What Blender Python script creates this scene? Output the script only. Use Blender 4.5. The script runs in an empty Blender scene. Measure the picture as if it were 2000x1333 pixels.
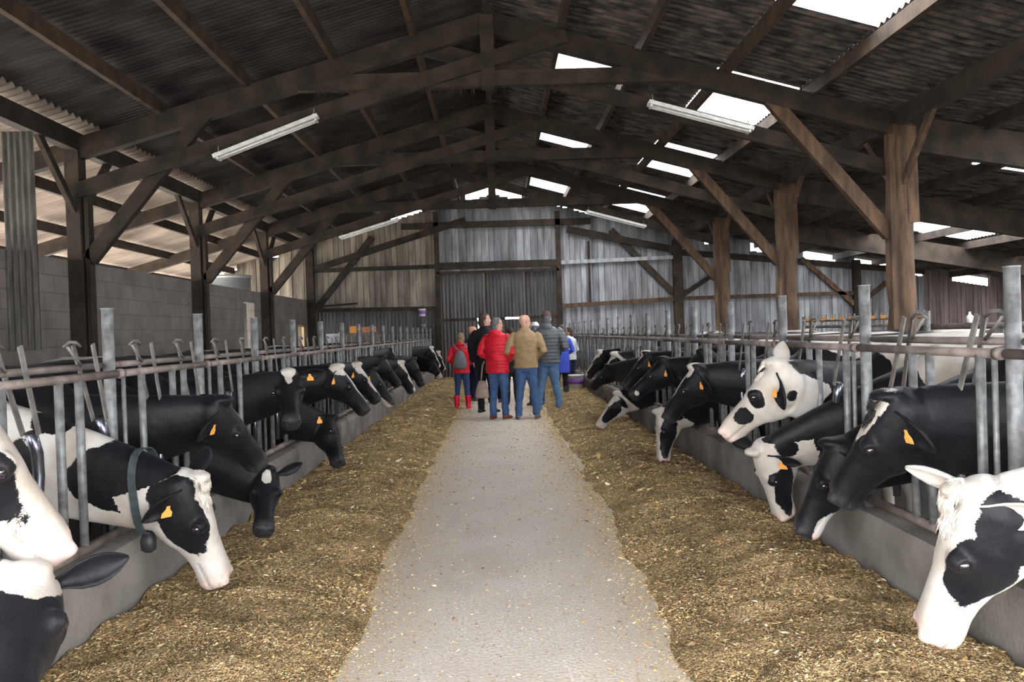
import bpy, bmesh, math, random
import numpy as np
from mathutils import Vector, Matrix, noise
random.seed(7); rng = np.random.default_rng(7)
S = bpy.context.scene; COL = S.collection
def V3(*a): return np.array(a if len(a) > 1 else a[0], float)
def nrm(v):
    v = np.asarray(v, float); return v / max(np.linalg.norm(v), 1e-9)

# ---------------------------------------------------------------- camera
FPX = 1600.0; EYE = V3(0, 0, 1.5)
_f = nrm((970 - 1000, -(650 - 666.5), -FPX))
_r = V3(math.cos(math.radians(1.9)), math.sin(math.radians(1.9)), 0); _r = nrm(_r - _f * (_r @ _f)); _u = np.cross(_r, _f)
cam_d = bpy.data.cameras.new('camera'); cam = bpy.data.objects.new('camera', cam_d); COL.objects.link(cam)
cam_d.sensor_width = 36; cam_d.lens = 36 * FPX / 2000; cam_d.clip_start = 0.05; cam_d.clip_end = 200
cam.matrix_world = Matrix.Translation(Vector(EYE)) @ Matrix((_r, _f, _u)).to_4x4()
S.camera = cam
def ray(px, py):
    c = V3(px - 1000, -(py - 666.5), -FPX); return V3(c @ _r, c @ _f, c @ _u)
def at(px, py, Y):
    d = ray(px, py); return EYE + d * (Y / d[1])
def atx(px, py, X):
    d = ray(px, py); return EYE + d * (X / d[0])

# ---------------------------------------------------------------- sky, light, exposure
S.view_settings.view_transform = 'Standard'; S.view_settings.look = 'None'
S.view_settings.gamma = 1.0; S.view_settings.use_curve_mapping = False
S.view_settings.exposure = 2.85
w = bpy.data.worlds.new('overcast_sky'); S.world = w; w.use_nodes = True
nt = w.node_tree; bg = nt.nodes['Background']
tc = nt.nodes.new('ShaderNodeTexCoord'); sx = nt.nodes.new('ShaderNodeSeparateXYZ'); cr = nt.nodes.new('ShaderNodeValToRGB')
nt.links.new(tc.outputs['Generated'], sx.inputs[0]); nt.links.new(sx.outputs['Z'], cr.inputs[0]); nt.links.new(cr.outputs[0], bg.inputs[0])
cr.color_ramp.elements[0].position = 0.0; cr.color_ramp.elements[0].color = (.93, .955, 1, 1)
cr.color_ramp.elements[1].position = 1.0; cr.color_ramp.elements[1].color = (.96, .975, 1, 1)
bg.inputs[1].default_value = 2.6
sd = bpy.data.lights.new('pale_sun', 'SUN'); sun = bpy.data.objects.new('pale_sun', sd); COL.objects.link(sun)
sd.energy = .5; sd.angle = math.radians(35); sd.color = (1, .97, .92)
sun.rotation_euler = (math.radians(42), 0, math.radians(-18))      # soft sun from behind and above the camera

# ---------------------------------------------------------------- materials
def mat(name, col, rough=.8, noise_amt=.35, scale=4, col2=None, metal=0, bump=0, bscale=None, stretch=(1, 1, 1), rnd=0, spec=.3, detail=5):
    m = bpy.data.materials.new(name); m.use_nodes = True; t = m.node_tree; b = t.nodes['Principled BSDF']
    b.inputs['Roughness'].default_value = rough; b.inputs['Metallic'].default_value = metal
    b.inputs['Specular IOR Level'].default_value = spec
    co = t.nodes.new('ShaderNodeTexCoord'); mp = t.nodes.new('ShaderNodeMapping'); mp.inputs['Scale'].default_value = stretch
    t.links.new(co.outputs['Object'], mp.inputs[0])
    n = t.nodes.new('ShaderNodeTexNoise'); n.inputs['Scale'].default_value = scale; n.inputs['Detail'].default_value = detail
    t.links.new(mp.outputs[0], n.inputs[0])
    mx = t.nodes.new('ShaderNodeMix'); mx.data_type = 'RGBA'
    c2 = col2 or tuple(c * (1 - noise_amt) for c in col)
    mx.inputs[6].default_value = (*c2, 1); mx.inputs[7].default_value = (*col, 1)
    rp = t.nodes.new('ShaderNodeValToRGB'); rp.color_ramp.elements[0].position = .35; rp.color_ramp.elements[1].position = .65
    t.links.new(n.outputs[0], rp.inputs[0]); t.links.new(rp.outputs[0], mx.inputs[0])
    out = mx.outputs[2]
    if rnd:
        a = t.nodes.new('ShaderNodeAttribute'); a.attribute_name = 'rnd'
        h = t.nodes.new('ShaderNodeMix'); h.data_type = 'RGBA'; h.blend_type = 'MULTIPLY'; h.inputs[0].default_value = 1
        mr = t.nodes.new('ShaderNodeMapRange'); mr.inputs[3].default_value = 1 - rnd; mr.inputs[4].default_value = 1 + rnd
        t.links.new(a.outputs['Fac'], mr.inputs[0]); t.links.new(out, h.inputs[6]); t.links.new(mr.outputs[0], h.inputs[7]); out = h.outputs[2]
    t.links.new(out, b.inputs['Base Color'])
    if bump:
        n2 = t.nodes.new('ShaderNodeTexNoise'); n2.inputs['Scale'].default_value = bscale or scale * 4; n2.inputs['Detail'].default_value = 6
        t.links.new(mp.outputs[0], n2.inputs[0])
        bp = t.nodes.new('ShaderNodeBump'); bp.inputs['Strength'].default_value = bump; bp.inputs['Distance'].default_value = .02
        t.links.new(n2.outputs[0], bp.inputs['Height']); t.links.new(bp.outputs[0], b.inputs['Normal'])
    return m
M = {}
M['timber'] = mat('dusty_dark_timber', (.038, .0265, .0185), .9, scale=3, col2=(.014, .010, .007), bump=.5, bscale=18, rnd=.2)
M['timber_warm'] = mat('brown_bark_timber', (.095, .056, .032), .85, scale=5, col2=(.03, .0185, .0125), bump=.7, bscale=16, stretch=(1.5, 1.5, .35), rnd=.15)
M['purlin'] = mat('brown_purlin_timber', (.055, .034, .02), .85, scale=4, col2=(.02, .0135, .009), bump=.3, rnd=.2)
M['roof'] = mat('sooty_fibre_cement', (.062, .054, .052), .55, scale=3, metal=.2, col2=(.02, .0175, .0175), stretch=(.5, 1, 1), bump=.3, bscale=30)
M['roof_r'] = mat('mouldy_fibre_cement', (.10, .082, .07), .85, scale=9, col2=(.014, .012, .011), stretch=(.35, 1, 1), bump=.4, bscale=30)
M['roof_out'] = mat('daylit_fibre_cement', (.30, .25, .205), .85, scale=1.2, col2=(.14, .11, .09), stretch=(.5, 1, 1), bump=.3, bscale=30)  # paler tone stands in for daylight bounced onto this roof from the yard
M['grey_boards'] = mat('silvered_boards', (.24, .25, .26), .85, scale=2.2, col2=(.12, .12, .125), stretch=(3, 3, .5), bump=.5, bscale=14, rnd=.3)
M['pale_boards'] = mat('pale_weathered_boards', (.25, .215, .17), .85, scale=2, col2=(.12, .10, .08), stretch=(3, 3, .5), bump=.4, bscale=14, rnd=.3)
M['brown_boards'] = mat('brown_boards', (.17, .13, .12), .85, scale=2, col2=(.09, .07, .065), stretch=(3, 3, .4), bump=.3, rnd=.25)
M['corr'] = mat('dark_corrugated_steel', (.11, .105, .10), .5, scale=2, col2=(.055, .05, .048), stretch=(3, 3, .4), metal=.3, rnd=.2)
M['corr_near'] = mat('dirty_corrugated_sheet', (.085, .076, .064), .7, scale=5, col2=(.04, .036, .03), stretch=(4, 4, .6), bump=.4, bscale=20)
M['galv'] = mat('galvanised_steel', (.19, .195, .195), .5, scale=22, col2=(.10, .10, .10), metal=.3, bump=.15, bscale=60)
M['rail'] = mat('rusty_rail_steel', (.23, .19, .17), .6, scale=9, col2=(.12, .095, .08), metal=.25, bump=.3, bscale=40)
M['arm'] = mat('grimy_flat_steel', (.21, .2, .18), .55, scale=12, col2=(.10, .09, .085), metal=.4)
M['chrome'] = mat('polished_worn_steel', (.16, .17, .2), .22, scale=8, col2=(.08, .08, .1), metal=.85, spec=.6)
M['concrete'] = mat('stained_concrete', (.20, .178, .158), .9, scale=2.6, col2=(.10, .086, .074), bump=.3, bscale=45, detail=9)
M['white_tube'] = mat('dusty_white_enamel', (.62, .62, .59), .4, .25, scale=12)
M['black'] = mat('black_rubber', (.02, .02, .022), .5, .3, scale=10)
M['orange'] = mat('orange_plastic', (.85, .36, .08), .5, .15, scale=20)
M['wood_new'] = mat('warm_sawn_wood', (.5, .33, .17), .8, .3, scale=5, stretch=(1, 1, .2))
M['tank'] = mat('grey_tank_steel', (.42, .44, .44), .35, .2, scale=2, metal=.6)

def water_mat():
    m = bpy.data.materials.new('translucent_rooflight_sheet'); m.use_nodes = True; t = m.node_tree; t.nodes.clear()
    o = t.nodes.new('ShaderNodeOutputMaterial'); a = t.nodes.new('ShaderNodeBsdfTransparent'); b = t.nodes.new('ShaderNodeBsdfTranslucent'); x = t.nodes.new('ShaderNodeMixShader')
    a.inputs[0].default_value = (.95, .95, .95, 1); b.inputs[0].default_value = (.9, .9, .9, 1); x.inputs[0].default_value = .45
    t.links.new(a.outputs[0], x.inputs[1]); t.links.new(b.outputs[0], x.inputs[2]); t.links.new(x.outputs[0], o.inputs[0]); return m
M['rooflight'] = water_mat()

def block_mat():
    m = bpy.data.materials.new('grey_blockwork'); m.use_nodes = True; t = m.node_tree; b = t.nodes['Principled BSDF']; b.inputs['Roughness'].default_value = .95
    g = t.nodes.new('ShaderNodeNewGeometry'); s = t.nodes.new('ShaderNodeSeparateXYZ'); c = t.nodes.new('ShaderNodeCombineXYZ')
    t.links.new(g.outputs['Position'], s.inputs[0]); t.links.new(s.outputs['Y'], c.inputs['X']); t.links.new(s.outputs['Z'], c.inputs['Y'])
    br = t.nodes.new('ShaderNodeTexBrick'); t.links.new(c.outputs[0], br.inputs[0]); br.inputs['Scale'].default_value = 1
    br.inputs['Brick Width'].default_value = .5; br.inputs['Row Height'].default_value = .25; br.inputs['Mortar Size'].default_value = .01; br.inputs['Mortar Smooth'].default_value = .4
    br.inputs['Color1'].default_value = (.125, .107, .093, 1); br.inputs['Color2'].default_value = (.112, .096, .083, 1); br.inputs['Mortar'].default_value = (.09, .077, .067, 1)
    n = t.nodes.new('ShaderNodeTexNoise'); n.inputs['Scale'].default_value = 2.2; n.inputs['Detail'].default_value = 8; t.links.new(g.outputs['Position'], n.inputs[0])
    mr = t.nodes.new('ShaderNodeMapRange'); mr.inputs[1].default_value = .3; mr.inputs[2].default_value = .7; mr.inputs[3].default_value = .7; mr.inputs[4].default_value = 1.25; t.links.new(n.outputs[0], mr.inputs[0])
    x = t.nodes.new('ShaderNodeMix'); x.data_type = 'RGBA'; x.blend_type = 'MULTIPLY'; x.inputs[0].default_value = 1
    t.links.new(br.outputs[0], x.inputs[6]); t.links.new(mr.outputs[0], x.inputs[7]); t.links.new(x.outputs[2], b.inputs['Base Color'])
    bp = t.nodes.new('ShaderNodeBump'); bp.inputs['Distance'].default_value = .01; bp.inputs['Strength'].default_value = .6; bp.invert = True
    t.links.new(br.outputs['Fac'], bp.inputs['Height']); t.links.new(bp.outputs[0], b.inputs['Normal']); return m
M['block'] = block_mat()

def floor_mat():
    m = bpy.data.materials.new('worn_concrete_and_slurry'); m.use_nodes = True; t = m.node_tree; b = t.nodes['Principled BSDF']; b.inputs['Roughness'].default_value = .85
    g = t.nodes.new('ShaderNodeNewGeometry'); s = t.nodes.new('ShaderNodeSeparateXYZ'); t.links.new(g.outputs['Position'], s.inputs[0])
    n = t.nodes.new('ShaderNodeTexNoise'); n.inputs['Scale'].default_value = 1.6; n.inputs['Detail'].default_value = 8; t.links.new(g.outputs['Position'], n.inputs[0])
    n2 = t.nodes.new('ShaderNodeTexNoise'); n2.inputs['Scale'].default_value = 60; n2.inputs['Detail'].default_value = 4; t.links.new(g.outputs['Position'], n2.inputs[0])
    v = t.nodes.new('ShaderNodeTexVoronoi'); v.inputs['Scale'].default_value = 45; t.links.new(g.outputs['Position'], v.inputs[0])
    def mix(f, a, c2, bt='MIX'):
        x = t.nodes.new('ShaderNodeMix'); x.data_type = 'RGBA'; x.blend_type = bt
        for sck, vv in ((0, f), (6, a), (7, c2)):
            if isinstance(vv, (int, float, tuple)): x.inputs[sck].default_value = vv
            else: t.links.new(vv, x.inputs[sck])
        return x.outputs[2]
    def rampf(src, lo, hi):
        r = t.nodes.new('ShaderNodeMapRange'); r.inputs[1].default_value = lo; r.inputs[2].default_value = hi; t.links.new(src, r.inputs[0]); return r.outputs[0]
    conc = mix(rampf(n.outputs[0], .35, .65), (.52, .46, .40, 1), (.66, .60, .54, 1))
    conc = mix(rampf(n2.outputs[0], .35, .62), (.43, .38, .32, 1), conc)
    conc = mix(rampf(v.outputs['Distance'], .10, .16), (.62, .57, .47, 1), conc)
    ab = t.nodes.new('ShaderNodeMath'); ab.operation = 'ABSOLUTE'; t.links.new(s.outputs['X'], ab.inputs[0])
    dn_ = t.nodes.new('ShaderNodeMath'); dn_.operation = 'ADD'; t.links.new(ab.outputs[0], dn_.inputs[0]); t.links.new(n.outputs[0], dn_.inputs[1])
    du = t.nodes.new('ShaderNodeMath'); du.operation = 'MULTIPLY'; t.links.new(rampf(dn_.outputs[0], .85, 1.45), du.inputs[0]); t.links.new(rampf(n2.outputs[0], .30, .62), du.inputs[1])
    conc = mix(du.outputs[0], conc, (.40, .31, .19, 1))       # trodden fodder dust along the banks
    cl = mix(rampf(ab.outputs[0], 2.02, 2.06), conc, (.055, .045, .035, 1))
    xn = t.nodes.new('ShaderNodeMath'); xn.operation = 'MULTIPLY'; xn.inputs[1].default_value = -1; t.links.new(s.outputs['X'], xn.inputs[0])
    cl1 = mix(rampf(xn.outputs[0], 6.3, 6.35), cl, (.75, .68, .6, 1)); cl2 = mix(rampf(ab.outputs[0], 18.1, 18.2), cl1, (.35, .34, .30, 1))
    yf = t.nodes.new('ShaderNodeMath'); yf.operation = 'MULTIPLY'; yf.inputs[1].default_value = -1; t.links.new(s.outputs['Y'], yf.inputs[0])
    cl3 = mix(rampf(yf.outputs[0], 0.5, 0.8), cl2, (.4, .38, .35, 1))
    t.links.new(cl3, b.inputs['Base Color'])
    bp = t.nodes.new('ShaderNodeBump'); bp.inputs['Distance'].default_value = .01; bp.inputs['Strength'].default_value = .5
    t.links.new(n2.outputs[0], bp.inputs['Height']); t.links.new(bp.outputs[0], b.inputs['Normal']); return m
M['floor'] = floor_mat()

# ---------------------------------------------------------------- mesh helpers
class MB:
    def __init__(s): s.V = []; s.F = []; s.R = []; s.n = 0
    def add(s, v, f, r=None):
        v = np.asarray(v, float).reshape(-1, 3); r = random.random() if r is None else r
        s.V.append(v); s.F += [tuple(int(i) + s.n for i in q) for q in f]; s.R.append(np.full(len(v), r)); s.n += len(v); return s
    def beam(s, p, q, wd, dp, up=(0, 0, 1), r=None):
        p, q = V3(p), V3(q); a = nrm(q - p); u = V3(up); u = u - a * (u @ a)
        if np.linalg.norm(u) < 1e-4: u = V3(0, 1, 0)
        u = nrm(u); sd_ = np.cross(a, u); v = []
        for e in (p, q):
            for i, j in ((-1, -1), (1, -1), (1, 1), (-1, 1)): v.append(e + sd_ * i * wd / 2 + u * j * dp / 2)
        return s.add(v, [(0, 3, 2, 1), (4, 5, 6, 7), (0, 1, 5, 4), (1, 2, 6, 5), (2, 3, 7, 6), (3, 0, 4, 7)], r)
    def box(s, lo, hi, r=None):
        x0, y0, z0 = lo; x1, y1, z1 = hi
        return s.beam((x0, (y0 + y1) / 2, (z0 + z1) / 2), (x1, (y0 + y1) / 2, (z0 + z1) / 2), abs(y1 - y0), abs(z1 - z0), r=r)
    def loft(s, rings, cap=True, r=None):
        n = len(rings[0]); v = np.concatenate(rings); f = []
        for k in range(len(rings) - 1):
            for i in range(n): j = (i + 1) % n; f.append((k * n + i, k * n + j, (k + 1) * n + j, (k + 1) * n + i))
        if cap: f.append(tuple(range(n - 1, -1, -1))); f.append(tuple(range((len(rings) - 1) * n, len(rings) * n)))
        return s.add(v, f, r)
    def tube(s, pts, rad, n=10, flat=1.0, up=None, r=None, cap=True):
        pts = [V3(p) for p in pts]; m = len(pts); rad = [rad] * m if np.isscalar(rad) else rad; rings = []; ref = V3(up) if up is not None else None
        for k in range(m):
            a = nrm(pts[min(k + 1, m - 1)] - pts[max(k - 1, 0)])
            if ref is None: ref = V3(0, 0, 1) if abs(a[2]) < .9 else V3(0, 1, 0)
            u = ref - a * (ref @ a); u = nrm(u); ref = u if up is None else ref; b = np.cross(a, u)
            t = np.linspace(0, 2 * math.pi, n, endpoint=False)
            rings.append(pts[k] + np.outer(np.cos(t) * rad[k] * flat, b) + np.outer(np.sin(t) * rad[k], u))
        return s.loft(rings, cap, r)
    def ball(s, c, r3, n=12, m=8, rr=None):
        c = V3(c); r3 = V3(r3) if not np.isscalar(r3) else V3(r3, r3, r3); rings = []
        for k in range(m + 1):
            ph = math.pi * (k + .02) / (m + .04) - math.pi / 2; t = np.linspace(0, 2 * math.pi, n, endpoint=False)
            rings.append(c + np.stack([np.cos(t) * math.cos(ph), np.sin(t) * math.cos(ph), np.full(n, math.sin(ph))], 1) * r3)
        return s.loft(rings, True, rr)
    def build(s, name, m, parent=None, smooth=False):
        v = np.concatenate(s.V); me = bpy.data.meshes.new(name); me.from_pydata(v.tolist(), [], s.F)
        a = me.attributes.new('rnd', 'FLOAT', 'POINT'); a.data.foreach_set('value', np.concatenate(s.R))
        bm = bmesh.new(); bm.from_mesh(me); bmesh.ops.recalc_face_normals(bm, faces=bm.faces); bm.to_mesh(me); bm.free()
        if smooth: me.polygons.foreach_set('use_smooth', [True] * len(me.polygons))
        me.materials.append(m if not isinstance(m, str) else M[m])
        o = bpy.data.objects.new(name, me); COL.objects.link(o)
        if parent is not None:
            o.parent = parent; q = parent; off = Vector((0, 0, 0))
            while q is not None: off += q.location; q = q.parent
            me.transform(Matrix.Translation(-off))
        return o
def tag(o, label, cat, group=None, kind=None):
    o['label'] = label; o['category'] = cat
    if group: o['group'] = group
    if kind: o['kind'] = kind
    return o
def struct(o, label=None, cat=None):
    o['kind'] = 'structure'
    if label: o['label'] = label; o['category'] = cat or 'structure'
    return o
def thing(name, label, cat, loc, group=None):
    o = bpy.data.objects.new(name, None); COL.objects.link(o); o.location = loc; o.empty_display_size = .1
    return tag(o, label, cat, group)
ORD = ['first', 'second', 'third', 'fourth', 'fifth', 'sixth', 'seventh', 'eighth', 'ninth', 'tenth', 'eleventh', 'twelfth', 'thirteenth', 'fourteenth', 'fifteenth', 'sixteenth', 'seventeenth', 'eighteenth', 'nineteenth', 'twentieth']

# ---------------------------------------------------------------- the barn
RZ, SL, SLR, YE = 6.35, .28, .18, 26.9
def roof_z(x):
    if x <= 6: return RZ - SL * abs(x)
    return RZ - SL * 6 - SLR * (x - 6)
Y0 = -1.5
mb = MB(); mb.box((-40, -40, -.3), (40, 60, 0)); struct(mb.build('floor', 'floor'), 'worn pale concrete feed passage floor with dark slurry floor in the pens', 'floor')
# corrugated roof, strips between purlins, with openings for rooflights
PX = [0, 1.08, 2.25, 3.5, 4.75, 6.0]
LX = [-6, -7.25, -8.5, -9.75, -10.7]; RX = [6, 7.3, 8.6, 9.9, 11.2, 12.5, 13.8, 15.1, 16.6, 18]
LIGHTS = {(3.5, 4.75): [(7.2, 9.93, 'big white translucent rooflight at the top edge of the photo'), (12.45, 14.95, 'translucent rooflight right of the hanging lamp in the nearest truss'), (17.1, 19.55, 'translucent rooflight seen between the first and second right knee braces'), (22.4, 25.4, 'far translucent rooflight above the far right truss end')],
          (1.08, 2.25): [(12.55, 14.3, 'narrow translucent rooflight just right of the nearest king post'), (17.5, 19.5, 'translucent rooflight right of the second king post'), (23.4, 25.5, 'small far translucent rooflight right of the ridge')],
          (7.3, 8.6): [(3.2, 6.2, 'added unseen rooflight over the right pen beyond the front column'), (8.2, 10.9, 'added unseen rooflight over the right pen, farther from the camera')],  # both added out of view to brighten the right pen
          (8.6, 9.9): [(.5, 3.5, 'added unseen rooflight over the lean-to beside the camera'), (11.0, 14.6, 'translucent rooflight at the far right edge over the lean-to')],  # the one beside the camera is added for extra daylight
          (9.9, 11.2): [(17.6, 21.35, 'bright rooflight over the lean-to right of the nearest column'), (23, 25.2, 'small far rooflight over the lean-to')],
          (11.2, 12.5): [(17.6, 21.4, 'bright rooflight over the lean-to, outer one of the pair')],
          (12.5, 13.8): [(9.5, 13.5, 'added unseen rooflight over the far right pen')],  # unseen opening, added for more light indoors
          (13.8, 15.1): [(4.5, 8.5, 'added unseen rooflight over the far right pen near the camera'), (16.9, 21.0, 'added unseen rooflight over the far right lean-to')],  # this pair is added out of view to let in more daylight
          (15.1, 16.6): [(21.5, 24.5, 'rooflight at the right edge low over the lean-to')]}
def corr_strip(mb_, x0, x1, y0, y1, amp=.024, pitch=.146, dz=0):
    ny = max(4, int((y1 - y0) / pitch * 6)); ys = np.linspace(y0, y1, ny); z = amp * np.sin(ys / pitch * 2 * math.pi)
    v = np.concatenate([np.stack([np.full(ny, x), ys, z + roof_z(x) + .05 + dz], 1) for x in (x0, x1)])
    mb_.add(v, [(i, i + 1, ny + i + 1, ny + i) for i in range(ny - 1)])
mr_, ml_ = MB(), MB()
def bays(xs): return list(zip(xs[:-1], xs[1:]))
for (a, b) in bays(PX) + bays(RX):
    y = Y0
    for (ya, yb, lab) in LIGHTS.get((a, b), []):
        corr_strip(mr_, a, b, y, ya); y = yb
        k = MB(); corr_strip(k, a, b, ya - .1, yb + .1, dz=.012); o = k.build('rooflight_panel', 'rooflight', smooth=True); tag(o, lab, 'skylight', 'translucent rooflights')
    corr_strip(mr_, a, b, y, YE + .6)
for (a, b) in bays([-v for v in PX]): corr_strip(ml_, a, b, Y0, YE + .6, .020, .11)
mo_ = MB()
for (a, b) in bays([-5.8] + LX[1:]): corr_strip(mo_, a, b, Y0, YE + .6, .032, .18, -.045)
struct(mo_.build('ceiling', 'roof_out', smooth=True), 'pinkish-grey corrugated roof, painted paler for daylight, over the yard beyond the left block wall', 'roof')
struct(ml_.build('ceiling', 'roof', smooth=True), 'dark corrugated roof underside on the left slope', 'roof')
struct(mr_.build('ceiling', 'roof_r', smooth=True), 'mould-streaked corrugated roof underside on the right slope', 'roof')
# purlins
def purlin(x, warm=True, nm=None):
    z = roof_z(x) - (.11 if x >= -6 else .18); k = MB()
    ys = [Y0, 2.5, 7.2, 12, 16.75, 21.6, YE]
    for i in range(len(ys) - 1): k.beam((x, ys[i], z), (x, ys[i + 1], z), .075, .19)
    side = 'left' if x < 0 else 'right'
    return tag(k.build('purlin', 'purlin' if warm else 'timber'), nm, 'roof beam', 'purlins under the roof')
for i, x in enumerate(PX[1:5]):
    for sgn in (-1, 1): purlin(x * sgn, True, f"brown timber purlin running lengthwise, {ORD[i]} from the ridge on the {'left' if sgn < 0 else 'right'} slope")
for i, x in enumerate(LX[1:4]): purlin(x, False, f'dark lean-to purlin beyond the left block wall, {ORD[i]} outward from the columns')
for i, x in enumerate(RX[1:8]): purlin(x, False, f'dark lean-to purlin right of the column row, {ORD[i]} outward from the columns')
tag(MB().beam((0, Y0, RZ - .14), (0, YE, RZ - .14), .1, .22).build('ridge_beam', 'timber'), 'dark ridge beam running along the roof peak', 'roof beam')
for sgn, s in ((-1, 'left'), (1, 'right')):
    tag(MB().beam((sgn * 6, Y0, 4.45), (sgn * 6, YE, 4.45), .16, .26).build('eaves_beam', 'timber'), f'lengthwise timber beam on top of the {s} row of columns', 'roof beam')
TY = [7.2, 12, 16.75, 21.6]
NM = ['nearest', 'second nearest', 'third', 'farthest']
def truss(y, lab, full=True, warm=False):
    t = thing('roof_truss', lab, 'roof truss', (0, y, 4.5), 'timber roof trusses')
    wd = .14
    for sg in (-1, 1):
        a, b = V3(0, y, RZ - .33), V3(sg * 6.1, y, RZ - .33 - SL * 6.1)
        if not full: a = a + V3(0, 0, -.0)
        MB().beam(a, b, wd, .30).build('rafter', 'timber', t)
        if sg < 0:
            MB().beam(b, (-10.6, y, roof_z(-10.6) - .33), wd, .26).build('lean_to_rafter', 'timber', t)
        else:
            MB().beam((6.1, y, roof_z(6.1) - .41), (17.8, y, roof_z(17.8) - .41), wd, .5).build('deep_lean_to_beam', 'timber', t)
        if full:
            MB().beam((sg * 6, y + sg * .1, 3.72), (-sg * 1.15, y + sg * .1, 5.78), .075, .22).build('scissor_chord', 'timber', t)
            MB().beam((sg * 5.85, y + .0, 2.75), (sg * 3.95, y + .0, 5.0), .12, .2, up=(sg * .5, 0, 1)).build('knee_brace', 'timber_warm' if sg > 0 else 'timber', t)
    if full:
        cz = {12: 5.2, 16.75: 5.1, 21.6: 4.9}[y]; cx = (RZ - .33 - cz) / SL - .1
        MB().beam((-cx, y, cz), (cx, y, cz), .13, .22).build('collar_beam', 'timber', t)
        MB().beam((0, y - .02, cz - .14), (0, y - .02, 6.1), .2, .2, up=(0, 1, 0)).build('king_post', 'timber', t)
        k = MB(); rr = random.Random(int(y * 10))
        for _ in range(170):
            x_ = rr.uniform(-2.6, 3.4); z_ = cz - .1; l_ = rr.uniform(.03, .13); k.beam((x_, y + rr.uniform(-.06, .06), z_), (x_ + rr.uniform(-.02, .02), y, z_ - l_), .006, .004, up=(0, 1, 0))
        f_ = k.build('cobweb_fringe', 'timber', t); f_['kind'] = 'stuff'
    else:
        MB().beam((0, y - .02, 5.6), (0, y - .02, 6.1), .2, .2, up=(0, 1, 0)).build('king_post', 'timber', t)
    return t
truss(7.2, 'dark rafters of the nearest frame, crossing the top left corner of the photo', False)
truss(12, 'big dark timber roof truss in front, carrying both large hanging lamps')
truss(16.75, 'middle timber roof truss, between the front truss and the far one')
truss(21.6, 'far timber roof truss just in front of the end wall, with two white lamp fittings')
# columns
def column(x, y, lab):
    t = thing('timber_column', lab, 'column', (x, y, 0), 'timber columns'); sg = 1 if x > 0 else -1
    if x > 0:
        pts = [(x + random.uniform(-.015, .015), y + .0, z) for z in np.linspace(0, 4.35, 14)]
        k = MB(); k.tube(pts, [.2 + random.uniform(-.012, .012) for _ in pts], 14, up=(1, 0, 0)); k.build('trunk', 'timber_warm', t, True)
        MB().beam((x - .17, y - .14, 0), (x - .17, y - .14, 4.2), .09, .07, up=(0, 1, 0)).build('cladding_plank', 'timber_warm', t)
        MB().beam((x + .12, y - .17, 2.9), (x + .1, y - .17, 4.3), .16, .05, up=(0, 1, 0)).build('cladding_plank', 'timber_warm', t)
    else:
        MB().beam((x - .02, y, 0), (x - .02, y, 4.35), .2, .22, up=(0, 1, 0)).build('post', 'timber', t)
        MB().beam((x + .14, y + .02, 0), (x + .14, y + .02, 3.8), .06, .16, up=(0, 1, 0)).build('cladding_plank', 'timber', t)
    for s2 in (-1, 1):
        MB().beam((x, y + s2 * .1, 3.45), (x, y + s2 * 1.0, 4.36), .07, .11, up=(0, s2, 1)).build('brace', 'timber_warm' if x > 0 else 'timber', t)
for y, n in zip([2.5] + TY[0:4], ['out of sight', 'out of sight', 'nearest', 'second', 'third']):
    for sg, s in ((-1, 'left'), (1, 'right')):
        if n == 'out of sight': continue
        column(sg * 6.0, y, f"{'thick rough brown' if sg > 0 else 'square dark'} timber column, {n} from the camera in the {s} row")
# block wall on the left
k = MB(); XW = -6.12
for (ya, yb, za, zb) in ((3, 20.0, 0, 2.75), (20.0, 20.9, 2.45, 2.75), (20.9, 25.4, 0, 2.75), (25.4, 26.5, 0, 1.1), (25.4, 26.5, 1.95, 2.75), (26.5, YE, 0, 2.75)):
    k.box((XW - .2, ya, za), (XW, yb, zb), r=.5)
struct(k.build('wall_left', 'block'), 'grey concrete block wall behind the left cows', 'wall')
k = MB()
for (a, b) in (((XW - .1, 25.43, 1.1), (XW - .1, 25.43, 1.95)), ((XW - .1, 26.47, 1.1), (XW - .1, 26.47, 1.95)), ((XW - .1, 25.4, 1.13), (XW - .1, 26.5, 1.13)), ((XW - .1, 25.4, 1.92), (XW - .1, 26.5, 1.92))): k.beam(a, b, .07, .07)
struct(k.build('window_1', 'wood_new'), 'small unglazed window opening with a warm wooden frame in the block wall', 'window')
# end wall
YB = YE
def boards(mb_, x0, x1, zlo, ztop, wdt=.2, y=YB, gap=.012):
    x = x0; segs = []
    while x < x1 - .02:
        ww = min(wdt * random.uniform(.85, 1.1), x1 - x); dy = random.uniform(-.012, .012); zt = ztop(x + ww / 2) if callable(ztop) else ztop
        r_ = random.random(); xa, xb = x + gap / 2, x + ww - gap / 2
        mb_.box((xa, y + dy, zlo), (xb, y + .03 + dy, zt), r=r_); mb_.box((xa - .03, y + .045, zlo), (xb + .03, y + .05, zt), r=0); x += ww
    return
def corr_wall(mb_, x0, x1, z0, z1, y, amp=.02, pitch=.12, r=None):
    n = max(6, int((x1 - x0) / pitch * 8)); xs = np.linspace(x0, x1, n); yy = y + amp * np.sin(xs / pitch * 2 * math.pi)
    v = np.concatenate([np.stack([xs, yy + d, np.full(n, z)], 1) for d in (0, .004) for z in (z0, z1)])
    f = [(i, i + 1, n + i + 1, n + i) for i in range(n - 1)] + [(2 * n + i, 3 * n + i, 3 * n + i + 1, 2 * n + i + 1) for i in range(n - 1)]
    f += [(i, 2 * n + i, 2 * n + i + 1, i + 1) for i in range(n - 1)] + [(n + i, n + i + 1, 3 * n + i + 1, 3 * n + i) for i in range(n - 1)]
    mb_.add(v, f, r)
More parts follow.
